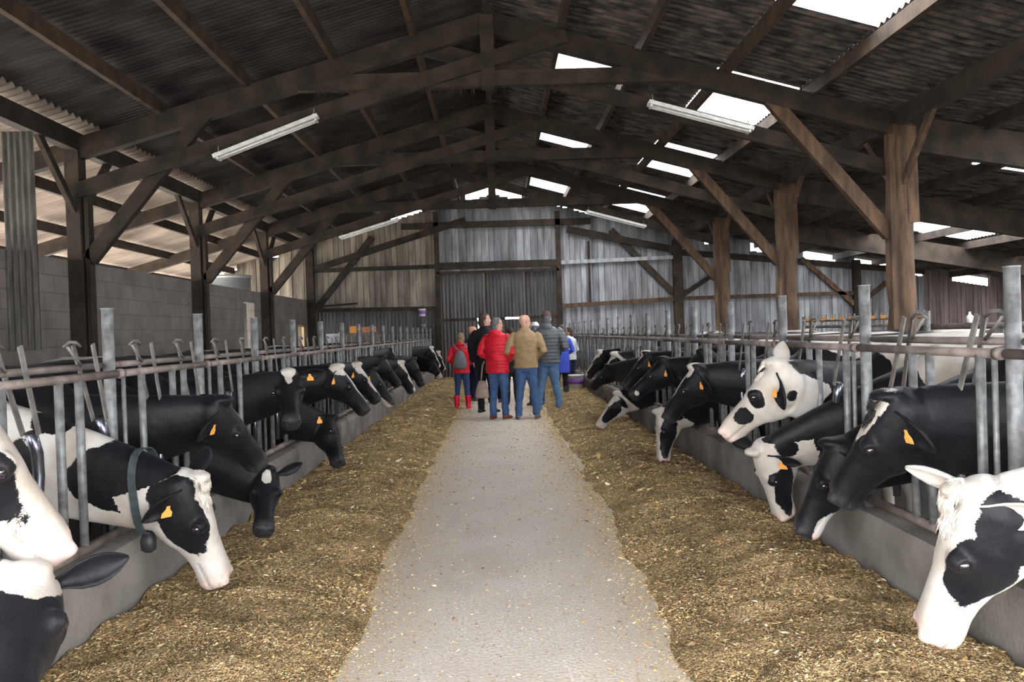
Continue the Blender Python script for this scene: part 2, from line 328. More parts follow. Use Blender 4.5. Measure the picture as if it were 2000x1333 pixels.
GAPS = [(-1.0, -.08), (.08, 1.05), (-2.75, -2.2), (-3.3, -2.85), (2.0, 2.45), (2.6, 3.2), (6.9, 7.1), (7.5, 7.7), (8.5, 9.0), (10.2, 11.3), (12.0, 13.0), (13.4, 14.2), (15.2, 16.4), (-7.6, -7.1), (-9, -8.3)]
def top(x): return roof_z(x) - ((.30 if abs(x) < 1.1 or x > 6 else .16) if any(a <= x <= b for a, b in GAPS) else -.07)
k = MB(); boards(k, 2.1, 6, 0, top); boards(k, 6, 14.2, 0, top); boards(k, -1.85, 0, 3.5, top, .24); boards(k, 0, 2.1, 3.5, top, .24)
struct(k.build('wall_back', 'grey_boards'), 'silver-grey vertical board end wall', 'wall')
k = MB(); boards(k, -6, -1.85, 2.42, top); boards(k, -10.6, -6.0, 0, top)
struct(k.build('wall_back', 'pale_boards'), 'browner vertical boards of the end wall left of the big door', 'wall')
k = MB(); boards(k, 14.2, 17.6, 0, top, .14); k.box((18.15, 15, 0), (18.25, YB, 3.6)); struct(k.build('wall_right', 'brown_boards'), 'dark brown boarded wall at the far right', 'wall')
k = MB(); corr_wall(k, -6, -1.85, 0, 2.42, YB + .02); struct(k.build('wall_back', 'corr'), 'dark corrugated sheets low on the end wall left of the door', 'wall')
k = MB(); boards(k, -10.6, 17.6, 3.2, lambda x: roof_z(x) - .02, .3, Y0 + .1)  # unseen boards added to cut the light entering from the front
struct(k.build('front_light_block', 'brown_boards'), 'added boarding above the open entrance behind the camera, blocking front light', 'wall')
# big corrugated door, with slits of daylight where the leaves do not close
d = bpy.data.objects.new('door_1', None); COL.objects.link(d); d.location = (.1, YB, 0); struct(d, 'tall dark corrugated sliding door in the end wall', 'door')
for (xa, xb) in ((-1.82, -.32), (-.28, 1.0), (1.04, 2.05)):
    k = MB(); corr_wall(k, xa, xb, 1.99, 3.55, YB + .03); k.build('upper_sheet', 'corr', d)
for (xa, xb) in ((-1.82, -.6), (-.56, .86), (.9, 2.05)):
    k = MB(); corr_wall(k, xa, xb, 0.02, 1.93, YB + .03); k.build('lower_sheet', 'corr', d)
k = MB(); k.beam((-1.82, YB - .01, 1.96), (-.62, YB - .01, 1.96), .04, .09); k.beam((.98, YB - .01, 1.96), (2.05, YB - .01, 1.96), .04, .09); k.beam((-.3, YB - .01, 1.95), (.3, YB - .01, 1.95), .04, .09)
k.beam((-.3, YB - .01, 1.99), (-.3, YB - .01, 3.5), .05, .04, up=(0, 1, 0)); k.beam((1.02, YB - .01, 1.99), (1.02, YB - .01, 3.5), .05, .04, up=(0, 1, 0)); k.beam((-.58, YB - .01, 0), (-.58, YB - .01, 1.5), .05, .04, up=(0, 1, 0)); k.build('door_rail', 'timber', d)
# end wall frame
g = thing('gable_framing', 'timber posts, rails and diagonal braces nailed over the end wall boards', 'wall framing', (0, YB - .15, 0)); yf = YB - .12
def gb(a, b, dp, nm, wd=.1, m='timber', yo=0): MB().beam((a[0], yf + yo, a[1]), (b[0], yf + yo, b[1]), wd, dp, up=(0, 0, 1) if abs(b[0] - a[0]) > .3 else (1, 0, 0)).build(nm, m, g)
gb((-1.87, 0), (-1.87, 5.5), .16, 'post'); gb((2.1, 0), (2.1, 5.4), .16, 'post'); gb((6.0, 0), (6.0, 4.35), .3, 'post', .2); gb((11.9, 0), (11.9, 3.5), .24, 'post', .18); gb((-6.0, 0), (-6.0, 4.4), .25, 'post', .2)
gb((-1.87, 3.72), (2.1, 3.72), .22, 'lintel', .14); gb((-1.87, 3.5), (2.1, 3.5), .08, 'lintel', .1); gb((-3, 5.05), (3.2, 5.05), .2, 'collar_beam')
gb((2.1, 3.72), (6, 3.78), .12, 'rail', .08, 'grey_boards'); gb((2.1, 2.3), (6, 2.42), .13, 'rail', .08, 'timber_warm'); gb((6, 2.42), (11.9, 2.42), .12, 'rail', .08, 'timber_warm'); gb((-6, 3.7), (-1.87, 3.72), .13, 'rail', .08)
gb((-6, 2.42), (-1.87, 2.36), .12, 'rail', .12); gb((-4.5, 2.6), (-6, 2.52), .06, 'rail', .06)
gb((-5.85, 3.75), (-.9, 5.2), .2, 'chord', .08, 'timber', -.05); gb((-5.8, 2.5), (-3.95, 4.75), .2, 'knee_brace', .08, 'timber', .03)
gb((2.4, 4.8), (6, 4.0), .22, 'chord', .08, 'timber', -.05); gb((3.85, 4.75), (5.85, 2.6), .2, 'knee_brace', .08, 'timber', .03); gb((6.1, 2.5), (7.3, 3.25), .15, 'knee_brace', .08)
gb((10.1, 3.6), (11.8, 2.05), .16, 'knee_brace', .08, 'timber_warm'); gb((12, 2.05), (13.4, 3.1), .14, 'knee_brace', .08, 'timber_warm'); gb((6, 3.95), (14.2, 3.05), .2, 'rail', .06, 'timber', .06)
gb((3.1, 2.3), (3.1, 4.4), .07, 'post', .05, 'timber', .02)
# near left hanging corrugated partition
k = MB(); corr_wall(k, -6.11, -5.72, 1.47, 4.22, 10.4, .018, .08); tag(k.build('corrugated_sheet', 'corr_near'), 'tall dirty corrugated sheet hanging at the left edge above the cows', 'sheet')
# feed curbs
for sg, s in ((-1, 'left'), (1, 'right')):
    k = MB(); xs = [2.03, 2.02, 2.04, 2.2, 2.22, 2.22]; zs = [0, .36, .42, .45, .42, 0]; ys = np.linspace(.6, 26.2, 60); rings = []
    for y in ys: rings.append(np.array([(sg * (x + 0 * y), y, z + .004 * math.sin(y * 3) * (z > 0)) for x, z in zip(xs, zs)]))
    k.loft(rings); tag(k.build('feed_curb', 'concrete'), f'low stained concrete feed curb under the {s} headlock fence', 'curb')
# hanging fluorescent lamps
def lamp(a, b, lab, on=False):
    a, b = V3(a), V3(b); t = thing('fluorescent_lamp', lab, 'lamp', tuple((a + b) / 2), 'fluorescent lamps under the trusses'); up = nrm(np.cross(nrm(b - a), (0, 1, 0))); up = up if up[2] > 0 else -up
    MB().beam(a, b, .19, .055, up=up).build('housing', 'white_tube', t)
    for s2 in (-1, 1):
        o_ = V3(0, s2 * .04, 0) - up * .045; MB().tube([a + o_ + (b - a) * .02, b + o_ - (b - a) * .02], .016, 8).build('tube', 'white_tube' if not on else 'lit', t, True)
    for e in (.03, .97): MB().beam(a + (b - a) * e - up * .06, a + (b - a) * e + up * .04, .15, .03, up=nrm(b - a)).build('end_cap', 'white_tube', t)
    for e in (.04, .96): MB().beam(a + (b - a) * e + up * .03, a + (b - a) * e + V3(0, 0, .14), .012, .012, up=(0, 1, 0)).build('hanger', 'arm', t)
def cham(x, d): return 3.72 + (6 - x) * (5.78 - 3.72) / 7.15 - d
for (xa, xb, y, lab) in ((3.95, 2.45, 11.83, 'long white fluorescent fitting under the nearest truss'),):
    lamp((-xa, y, cham(xa, .17)), (-xb, y, cham(xb, .06)), lab + ', left of the middle'); lamp((xb - .15, y, cham(xb - .15, .04) + .0), (xa - .15, y, cham(xa - .15, .04)), lab + ', right of the middle')
for (xa, xb, y) in ((4.0, 2.45, 21.42),):
    lamp((-xa, y, cham(xa, .2)), (-xb, y, cham(xb, .2)), 'far fluorescent fitting on the last truss before the end wall, left one'); lamp((xb, y, cham(xb, .15)), (xa, y, cham(xa, .15)), 'far fluorescent fitting on the last truss before the end wall, right one')
# ---------------------------------------------------------------- feed fences with self-locking yokes
PITCH = 1.345
def fence(sg, s, y_first):
    n0 = int((y_first - 1.2) // PITCH); ys = [y_first + i * PITCH for i in range(-2, 40)]; ys = [y for y in ys if .9 < y < 26.3]
    XF, XB = 2.06 * sg, 2.14 * sg
    # posts
    P = MB(); P.tube([(0, 0, .40), (0, 0, 1.70)], .031, 14); P.tube([(0, 0, 1.695), (0, 0, 1.703)], .034, 14)
    p0 = None; vis = 0
    for i, y in enumerate(ys):
        if p0 is None: p0 = P.build('fence_post', 'galv', smooth=True); o = p0
        else: o = p0.copy(); COL.objects.link(o)
        o.location = (2.11 * sg, y, 0)
        inview = y > (4.0 if sg < 0 else 3.1)
        if inview: vis += 1
        tag(o, f'round galvanised post of the {s} feed fence, {ORD[vis - 1]} in view from the front' if inview else f'galvanised fence post on the {s}, {"just" if y > 2.4 else "well"} outside the photo edge nearest the camera', 'post', f'fence posts, {s} row')
    # panels
    proto = None; cnt = 0
    for i, y in enumerate(ys[:-1]):
        far = y > 15
        cnt += 1
        lab = f'tubular headlock panel of the {s} fence, ' + ('the cut-off one nearest the camera' if cnt == 1 else f'{ORD[cnt - 1]} bay from the camera end')
        if proto is None:
            t = thing('headlock_panel', lab, 'feed fence', (XF, y, 0), f'headlock panels, {s} fence'); proto = t
            k = MB(); k.tube([(XF, y + .03, 1.345), (XF, y + PITCH - .03, 1.345)], .021, 12); k.tube([(XF, y + .0, 1.345), (XF, y + .035, 1.345)], .027, 12); k.build('top_rail', 'rail', t, True)
            k = MB(); k.tube([(XB, y + .03, 1.392), (XB, y + PITCH - .03, 1.392)], .018, 12); k.build('locking_rail', 'rail', t, True)
            k = MB(); k.tube([(XF, y + .03, .50), (XF, y + PITCH - .03, .50)], .024, 12); k.build('bottom_rail', 'rail', t, True)
            for f in ((.05, .28, .73, .915) if sg < 0 else (.05, .15, .56, .72)): MB().tube([(XF, y + f, .49), (XF, y + f, 1.34)], .0205 if f > .06 else .012, 12).build('upright_bar', 'galv', t, True)
            for f in ((.36, 1.0) if sg < 0 else (.15, .78)):
                xm = (XF + XB) / 2
                k = MB()
                pts = [(xm, y + f + .20, 1.12), (xm, y + f + .245, 1.02), (xm, y + f + .25, .92), (xm, y + f + .235, .80), (xm, y + f + .22, .56)]
                k.tube(pts, [.026, .026, .025, .022, .02], 12); a = k.build('yoke_arm', 'chrome', t, True)
                k = MB()
                for off in (-.035, .035): k.beam((xm + off, y + f + .02 + (off > 0) * .06, 1.51), (xm + off, y + f + .2, 1.11), .008, .032, up=(0, 1, .2))
                k.build('flat_strap', 'arm', a)
                k = MB(); k.tube([(xm, y + f + .02, 1.5), (xm, y + f - .02, 1.52), (xm, y + f - .08, 1.522), (xm, y + f - .14, 1.50)], [.008, .009, .008, .004], 8)
                k.tube([(xm, y + f - .10, 1.50), (xm, y + f - .04, 1.45), (xm, y + f + .03, 1.40)], .008, 6); k.build('latch_hook', 'arm', a, True)
        else:
            t = proto.copy(); COL.objects.link(t); t['label'] = lab
            for ch in proto.children:
                c = ch.copy(); COL.objects.link(c); c.parent = t
                for g_ in ch.children:
                    d_ = g_.copy(); COL.objects.link(d_); d_.parent = c
        t.location = (XF, y, 0)
fence(-1, 'left', 4.49); fence(1, 'right', 3.31)
# ---------------------------------------------------------------- cows
def coat_mat():
    m = bpy.data.materials.new('black_and_white_coat'); m.use_nodes = True; t = m.node_tree; b = t.nodes['Principled BSDF']
    def N(k): return t.nodes.new(k)
    def attr(n): a = N('ShaderNodeAttribute'); a.attribute_name = n; return a.outputs['Fac']
    co = N('ShaderNodeTexCoord')
    def nz(sc, det=4):
        n = N('ShaderNodeTexNoise'); n.inputs['Scale'].default_value = sc; n.inputs['Detail'].default_value = det; t.links.new(co.outputs['Object'], n.inputs[0]); return n.outputs[0]
    def math_(op, a, c2):
        x = N('ShaderNodeMath'); x.operation = op
        for i, v in enumerate((a, c2)):
            if isinstance(v, (int, float)): x.inputs[i].default_value = v
            else: t.links.new(v, x.inputs[i])
        return x.outputs[0]
    def mr(src, lo, hi):
        r = N('ShaderNodeMapRange'); r.inputs[1].default_value = lo; r.inputs[2].default_value = hi; t.links.new(src, r.inputs[0]); return r.outputs[0]
    def mix(f, a, c2):
        x = N('ShaderNodeMix'); x.data_type = 'RGBA'
        for sck, vv in ((0, f), (6, a), (7, c2)):
            if isinstance(vv, (int, float, tuple)): x.inputs[sck].default_value = vv
            else: t.links.new(vv, x.inputs[sck])
        return x.outputs[2]
    wob = math_('ADD', math_('MULTIPLY', math_('SUBTRACT', nz(14, 3), .5), .045), math_('MULTIPLY', math_('SUBTRACT', nz(160, 2), .5), .012))
    f = mr(math_('ADD', attr('white'), wob), -.0015, .0015)
    black = mix(mr(nz(7), .35, .7), (.0035, .0035, .005, 1), (.008, .0075, .009, 1))
    white = mix(mr(nz(5, 6), .35, .65), (.33, .285, .235, 1), (.46, .435, .40, 1))
    c = mix(f, black, white)
    skin = mix(f, (.03, .028, .03, 1), (.55, .40, .35, 1))
    c = mix(math_('MULTIPLY', attr('pink'), mr(nz(40, 3), .2, .6)), c, skin)
    c = mix(attr('dark'), c, (.012, .008, .008, 1))
    t.links.new(c, b.inputs['Base Color'])
    b.inputs['Roughness'].default_value = .5; b.inputs['Specular IOR Level'].default_value = .16
    b.inputs['Sheen Weight'].default_value = .03; b.inputs['Sheen Roughness'].default_value = .5; b.inputs['Sheen Tint'].default_value = (.6, .65, .75, 1)
    mp = N('ShaderNodeMapping'); mp.inputs['Scale'].default_value = (1, 1, .35); t.links.new(co.outputs['Object'], mp.inputs[0])
    n3 = N('ShaderNodeTexNoise'); n3.inputs['Scale'].default_value = 130; n3.inputs['Detail'].default_value = 5; t.links.new(mp.outputs[0], n3.inputs[0])
    n4 = N('ShaderNodeTexNoise'); n4.inputs['Scale'].default_value = 14; n4.inputs['Detail'].default_value = 3; t.links.new(co.outputs['Object'], n4.inputs[0])
    ad = math_('ADD', math_('MULTIPLY', n3.outputs[0], .25), n4.outputs[0])
    bp = N('ShaderNodeBump'); bp.inputs['Strength'].default_value = .45; bp.inputs['Distance'].default_value = .012; t.links.new(ad, bp.inputs['Height']); t.links.new(bp.outputs[0], b.inputs['Normal'])
    return m
M['coat'] = coat_mat()
M['eye'] = mat('glossy_dark_eye', (.012, .010, .012), .06, .3, scale=30, spec=.9)
M['hair_white'] = mat('cream_hair', (.72, .66, .58), .7, .2, scale=30)
M['hair_black'] = mat('black_hair', (.02, .018, .018), .6, .2, scale=30)
M['collar'] = mat('worn_green_black_collar', (.045, .06, .062), .5, .4, scale=30)

HS = [  # u, half width, top, bottom, squareness
    (-.07, .055, -.035, -.15), (-.02, .085, -.005, -.19), (.06, .105, .004, -.225), (.16, .112, .006, -.25), (.27, .118, .002, -.262), (.39, .113, -.006, -.252),
    (.50, .095, -.016, -.230), (.58, .080, -.028, -.205), (.70, .074, -.036, -.188), (.80, .075, -.042, -.184), (.88, .084, -.047, -.188), (.945, .087, -.054, -.188), (.99, .076, -.068, -.178), (1.02, .050, -.090, -.160)]
TR = [  # s back from chest front, centre z, half height, half width
    (0, .93, .16, .10), (.06, .95, .27, .17), (.2, .99, .35, .235), (.42, .985, .375, .27), (.75, .97, .395, .31), (1.15, .96, .41, .335), (1.5, 1.0, .385, .32), (1.75, 1.07, .285, .29), (1.93, 1.12, .21, .2), (2.0, 1.12, .12, .1)]
def ring(c, X, Y, rx, rt, rb, n=22, p=2.3, taper=0):
    t = np.linspace(0, 2 * math.pi, n, endpoint=False); ct, st = np.cos(t), np.sin(t)
    x = np.sign(ct) * np.abs(ct) ** (2 / p) * rx; m = (rt + rb) / 2; h = (rt - rb) / 2
    y = m + np.sign(st) * np.abs(st) ** (2 / p) * h; x = x * (1 - taper * np.clip((m - y) / max(h, 1e-6), 0, 1))
    return c + np.outer(x, X) + np.outer(y, Y)
def bez(a, b, c, d, t): return a * (1 - t) ** 3 + 3 * b * t * (1 - t) ** 2 + 3 * c * t * t * (1 - t) + d * t ** 3
def remeshed(mb_, vox, smooth=5, fac=.5):
    v = np.concatenate(mb_.V); me = bpy.data.meshes.new('tmp'); me.from_pydata(v.tolist(), [], mb_.F)
    bm = bmesh.new(); bm.from_mesh(me); bmesh.ops.recalc_face_normals(bm, faces=bm.faces); bm.to_mesh(me); bm.free()
    o = bpy.data.objects.new('tmp', me); COL.objects.link(o)
    r = o.modifiers.new('r', 'REMESH'); r.mode = 'VOXEL'; r.voxel_size = vox; r.use_smooth_shade = True
    s_ = o.modifiers.new('s', 'SMOOTH'); s_.factor = fac; s_.iterations = smooth
    dg = bpy.context.evaluated_depsgraph_get(); me2 = bpy.data.meshes.new_from_object(o.evaluated_get(dg))
    bpy.data.objects.remove(o); bpy.data.meshes.remove(me)
    n = len(me2.vertices); V = np.empty(n * 3); me2.vertices.foreach_get('co', V); V = V.reshape(-1, 3); Nn = np.empty(n * 3); me2.vertices.foreach_get('normal', Nn)
    F = [tuple(p.vertices) for p in me2.polygons]; bpy.data.meshes.remove(me2); return V, Nn.reshape(-1, 3), F
def field(base, ops, q):
    f = np.full(len(q), base)
    for o_ in ops:
        k, c, r3 = o_[0], V3(o_[1]), V3(o_[2]); d = (1 - np.linalg.norm((q - c) / r3, axis=1)) * min(r3)
        f = np.maximum(f, d) if k == 'w' else np.minimum(f, -d)
    return f
def solve_muzzle(P, mx, my, L, near):
    d = nrm(ray(mx, my)); oc = EYE - P; b = oc @ d; c = oc @ oc - L * L; D = b * b - c
    t = -b if D < 0 else (-b - math.sqrt(D) if near else -b + math.sqrt(D))
    Mz = EYE + d * t; return P + nrm(Mz - P) * L
def cow(label, poll, X, muz, by, sg=None, L=.56, near=True, vox=.016, base=-1, head=(), body=(), ears=(-1, -1), tags=(), ref=None, earp=None, tuft=0, bx=None, legs=True, yaw=0.0, hd=1.0, blaze=None, jaw=False, roll=0):
    sg = sg or (1 if X > 0 else -1); P = atx(poll[0], poll[1], X); O = P
    fw = V3(-sg * math.cos(yaw), math.sin(yaw), 0); la = V3(-fw[1], fw[0], 0)
    rf = V3(0, 0, .55) + fw * .9 + V3(0, .12, 0) if ref is None else V3(ref); U = V3(0, 0, 0)
    for _ in range(4):
        O = P - U * .10 * L / .56; Mz = solve_muzzle(O, muz[0], muz[1], L * 1.02, near); a = nrm(Mz - O); U = nrm(rf - a * (rf @ a))
    W = np.cross(a, U)
    if roll: c_, s_ = math.cos(roll), math.sin(roll); U, W = U * c_ + W * s_, W * c_ - U * s_
    if sg < 0: W = -W
    k = L / .56; B = V3(bx if bx is not None else sg * 2.5, by, 0); mb_ = MB()
    mb_.loft([ring(P + a * u * L, W, U, hw * k * hd, vt * k, vb * k * 1.1, p=2.5, taper=.36 - .26 * max(0, u)) for u, hw, vt, vb in HS])
    # brow and cheek masses
    for s_ in (-1, 1): mb_.ball(P + a * .395 * L - U * .05 * k + W * s_ * .088 * k * hd, .038 * k, 12, 8)
    for s_ in (-1, 1): mb_.ball(P + a * .965 * L - U * .088 * k + W * s_ * .052 * k * hd, (.032 * k, .032 * k, .026 * k), 12, 8); mb_.ball(P + a * .17 * L - U * .165 * k + W * s_ * .055 * k, (.075 * k, .06 * k, .085 * k), 12, 8)
    mb_.ball(P + a * .90 * L - U * .178 * k, .034 * k, 12, 8)
    mb_.ball(P + a * .04 * L - U * .005 + W * 0, (.075 * k, .075 * k, .035 * k), 12, 8)
    C0 = B + V3(0, 0, .94) - fw * .14; C3 = P + a * .13 * L - U * .150 * k; dn = nrm(C3 - C0)
    rings = []; ts = np.linspace(0, 1, 9); pts = [bez(C0, C0 + fw * .22, C3 - dn * .14, C3, t) for t in ts]
    for i, t in enumerate(ts):
        tg = nrm(pts[min(i + 1, 8)] - pts[max(i - 1, 0)]); up = V3(0, 0, 1) * (1 - t) + (U * .8 - a * .5) * t; up = nrm(up - tg * (up @ tg)); sd_ = np.cross(tg, up)
        e = t ** .8; hh = .31 * (1 - e) + .155 * e * k; hw = .165 * (1 - e) + .092 * e * k
        rings.append(ring(pts[i], sd_, up, hw, hh, -hh * (1.05), p=2.1, taper=.25))
    mb_.loft(rings)
    tr = [ring(B - fw * s_ + V3(0, 0, cz), la, V3(0, 0, 1), hw, hh, -hh, p=2.25) for s_, cz, hh, hw in TR]; mb_.loft(tr)
    mb_.ball(B - fw * .42 + V3(0, 0, 1.12), (.24, .22, .25), 14, 10)                           # withers and shoulder
    if legs:
        for s_ in (-1, 1):
            f0 = B - fw * .28 + la * s_ * .16
            mb_.tube([f0 + V3(0, 0, .95), f0 + V3(0, 0, .72), f0 + fw * .02 + V3(0, 0, .42), f0 + V3(0, 0, .25), f0 + V3(0, 0, .10), f0 + fw * .02 + V3(0, 0, .05), f0 + fw * .03 + V3(0, 0, .005)], [.13, .085, .055, .038, .044, .055, .062], 12)
            h0 = B - fw * 1.72 + la * s_ * .18
            mb_.tube([h0 + V3(0, 0, 1.05), h0 + fw * .12 + V3(0, 0, .78), h0 - fw * .1 + V3(0, 0, .50), h0 - fw * .05 + V3(0, 0, .3), h0 - fw * .02 + V3(0, 0, .1), h0 + fw * .02 + V3(0, 0, .005)], [.2, .14, .062, .042, .046, .062], 12)
        mb_.ball(B - fw * 1.42 + V3(0, 0, .56), (.2, .2, .15), 12, 8)
        mb_.tube([B - fw * 1.95 + V3(0, 0, 1.2), B - fw * 2.06 + V3(0, 0, .9), B - fw * 2.05 + V3(0, 0, .45)], [.035, .022, .03], 8)
    Vv, Nn, Fc = remeshed(mb_, vox, 5 if vox < .014 else 3)
    q = Vv - P; hl = np.stack([q @ a / L, q @ U / k, q @ W / k], 1)      # head coordinates (fraction of length, metres, metres)
    inh = np.clip((hl[:, 0] + .12) / .10, 0, 1) * (np.abs(hl[:, 2]) < .2) * (hl[:, 1] > -.36) * (hl[:, 1] < .12) * (hl[:, 0] < 1.15)
    hm = hl * V3(L / k, 1, 1)
    dark = np.zeros(len(Vv)); eyes = []
    nr, er = .017, .023
    for s_ in (-1, 1):
        c = V3(1.0, -.092, s_ * .054); i = np.argmin(np.linalg.norm((hl - c) * V3(.56, 1, 1), axis=1)); d = np.linalg.norm((Vv - Vv[i]), axis=1) / k
        wgt = np.clip(1 - d / nr, 0, 1); wgt = wgt * wgt * (3 - 2 * wgt); Vv = Vv - Nn[i] * (wgt * .020 * k)[:, None]; dark = np.maximum(dark, np.clip(wgt * 2.2 - .6, 0, 1))
        rim = np.exp(-((d - nr * 1.25) / .006) ** 2); Vv = Vv + Nn * (rim * .003)[:, None]
        c = V3(.40, -.066, s_ * .125); i = np.argmin(np.linalg.norm((hl - c) * V3(.56, 1, 1), axis=1)); pc = Vv[i].copy(); nn = Nn[i].copy(); d = np.linalg.norm(Vv - pc, axis=1) / k
        Vv = Vv - nn * (np.clip(1 - d / .020, 0, 1) * .016 * k)[:, None]; ringm = np.exp(-((d - .026) / .007) ** 2); Vv = Vv + Nn * (ringm * .006)[:, None]
        dark = np.maximum(dark, np.exp(-(d / .027) ** 4)); eyes.append((pc, nn))
    mouth = np.exp(-(((hm[:, 1] + .142 + .03 * (1 - hl[:, 0])) / .006) ** 2)) * (hl[:, 0] > .72) * (hl[:, 0] < 1.0)
    Vv = Vv - Nn * (mouth * .006)[:, None]; dark = np.maximum(dark, mouth * .45)
    pink = np.clip((hl[:, 0] - .86) / .07, 0, 1) * (inh > .5)
    ops = list(head)
    if blaze: b0, b1, u0, u1 = blaze; ops.append(('w', ((u0 + u1) / 2, .01, 0), ((u1 - u0) / 2 * 1.06, .05 + b0 * .4, (b0 + b1) / 2)))
    if jaw: ops.append(('w', (.55, -.245, 0), (.5, .05, .12)))
    hq = hl.copy()
    ops2 = [(o_[0], V3(o_[1]) * V3(.56, 1, 1), V3(o_[2]) * V3(.56, 1, 1)) for o_ in ops]; hf = field(base * .08, ops2, hq * V3(.56, 1, 1))
    bq = Vv - B; bq = np.stack([bq @ -fw, bq @ la, bq[:, 2]], 1); bf = field(base * .08, body, bq)
    wh = hf * (inh > .5) + bf * (inh <= .5)
    # ears
    EV, EF, EW, EP = [], [], [], []; n0 = len(Vv); ear_at = {}
    for idx, s_ in enumerate((-1, 1)):
        eb = P + a * .07 * L - U * .045 * k + W * s_ * .082 * k
        ep = (earp[idx] if earp else (.62, .08, -.72)); e = nrm(W * s_ * ep[0] + a * ep[1] + U * ep[2]); nf = W * s_ * .85 + a * .5 + U * .05 if len(ep) < 4 else W * s_ * ep[3] + a * ep[4] + U * ep[5]
        nf = nrm(nf - e * (nf @ e)); bb = np.cross(e, nf); rings = []
        for t, wd in ((0, .022), (.12, .030), (.3, .048), (.5, .056), (.68, .052), (.84, .036), (.95, .018), (1, .006)):
            c = eb + e * (.215 * k * t) - nf * (.0 + .03 * t * t); ph = np.linspace(-1.25, 1.25, 8); cup = .75 if t > .1 else .95
            back = [c + bb * math.sin(p_) * wd * k - nf * (math.cos(p_) - .35) * wd * cup * k for p_ in ph]; thick = .007 * k
            front = [c + bb * math.sin(p_) * (wd - .004) * k - nf * ((math.cos(p_) - .35) * wd * cup * k - thick) for p_ in ph[::-1]]
            rings.append(np.array(back + front))
        m2 = MB().loft(rings); v_ = m2.V[0]; EV.append(v_); EF += [tuple(i + n0 for i in f_) for f_ in m2.F]; n0 += len(v_)
        EW.append(np.full(len(v_), ears[idx] * .05)); pk = np.zeros(len(v_)).reshape(len(rings), -1); pk[1:6, 9:15] = .25 if ears[idx] > 0 else 0; EP.append(pk.ravel()); ear_at[s_] = (eb + e * .10 * k + nf * .012, e, nf)
    Va = np.concatenate([Vv] + EV); Fa = list(Fc) + EF; loc = V3(B[0] - fw[0] * .9, by - fw[1] * .9, 0)
    me = bpy.data.meshes.new('dairy_cow'); me.from_pydata((Va - loc).tolist(), [], Fa); me.polygons.foreach_set('use_smooth', [True] * len(me.polygons))
    for nm, arr in (('white', np.concatenate([wh] + EW)), ('pink', np.concatenate([pink] + EP)), ('dark', np.concatenate([dark] + [np.zeros(len(x_)) for x_ in EW]))):
        at_ = me.attributes.new(nm, 'FLOAT', 'POINT'); at_.data.foreach_set('value', arr)
    me.materials.append(M['coat']); o = bpy.data.objects.new('dairy_cow', me); COL.objects.link(o); o.location = loc; tag(o, label, 'cow', 'dairy cows at the feed fences')
    for pc, nn in eyes: MB().ball(pc - nn * .010 * k, .0205 * k, 16, 12).build('eye', 'eye', o, True)
    for s_ in tags:
        c, e, nf = ear_at[s_]; vz = V3(0, 0, 1) - nf * nf[2]; vz = nrm(vz); vx = np.cross(vz, nf)
        sh = [(-.027, -.034), (.027, -.034), (.027, -.008), (.011, .012), (.009, .030), (-.009, .030), (-.011, .012), (-.027, -.008)]
        r_ = [np.array([c + nf * (.006 + dz) + vx * x_ + vz * (y_ - .012) for x_, y_ in sh]) for dz in (0, .003)]; MB().loft(r_).build('ear_tag', 'orange', o)
    if tuft:
        kb = MB(); rr = random.Random(int(poll[0])); Vt = Vv[np.linalg.norm(Vv - P, axis=1) < .25]
        for _ in range(tuft):
            u_, w_ = rr.uniform(-.08, .27), rr.gauss(0, .034)
            if abs(w_) > .075: continue
            p0 = P + a * u_ * L + W * w_ + U * .03; p0 = Vt[np.argmin(np.linalg.norm(Vt - p0, axis=1))] - U * .002 + W * rr.uniform(-.004, .004) + a * rr.uniform(-.004, .004)
            d1 = nrm(U * rr.uniform(.12, .3) + a * rr.uniform(.5, 1.2) + W * (w_ * 5 + .35 * math.sin(u_ * 60) + rr.uniform(-.2, .2))); ln = rr.uniform(.03, .055)
            kb.tube([p0, p0 + d1 * ln * .5, p0 + d1 * ln * .8 + a * ln * .35 - U * ln * .2], [.0022, .002, .0005], 3)
        kb.build('forelock', 'hair_white' if tuft % 2 == 0 else 'hair_black', o, True)
    return o, dict(V=Vv, P=P, a=a, U=U, W=W, fw=fw, C0=C0, C3=C3, B=B)
WB = ('w', (.9, 0, 1.0), (.35, .6, .6)); WR = ('w', (1.6, 0, 1.3), (.4, .6, .35)); WS = ('w', (.15, 0, 1.25), (.2, .5, .3))
BL = lambda u0, u1, w0, w1: (w0, w1, u0, u1)
BLZ = [('w', (.1, .0, -.03), (.22, .075, .12)), ('w', (.5, -.01, -.02), (.55, .06, .08)), ('w', (.95, -.06, 0), (.12, .1, .09))]
WJ = ('w', (.6, -.22, 0), (.5, .06, .1))
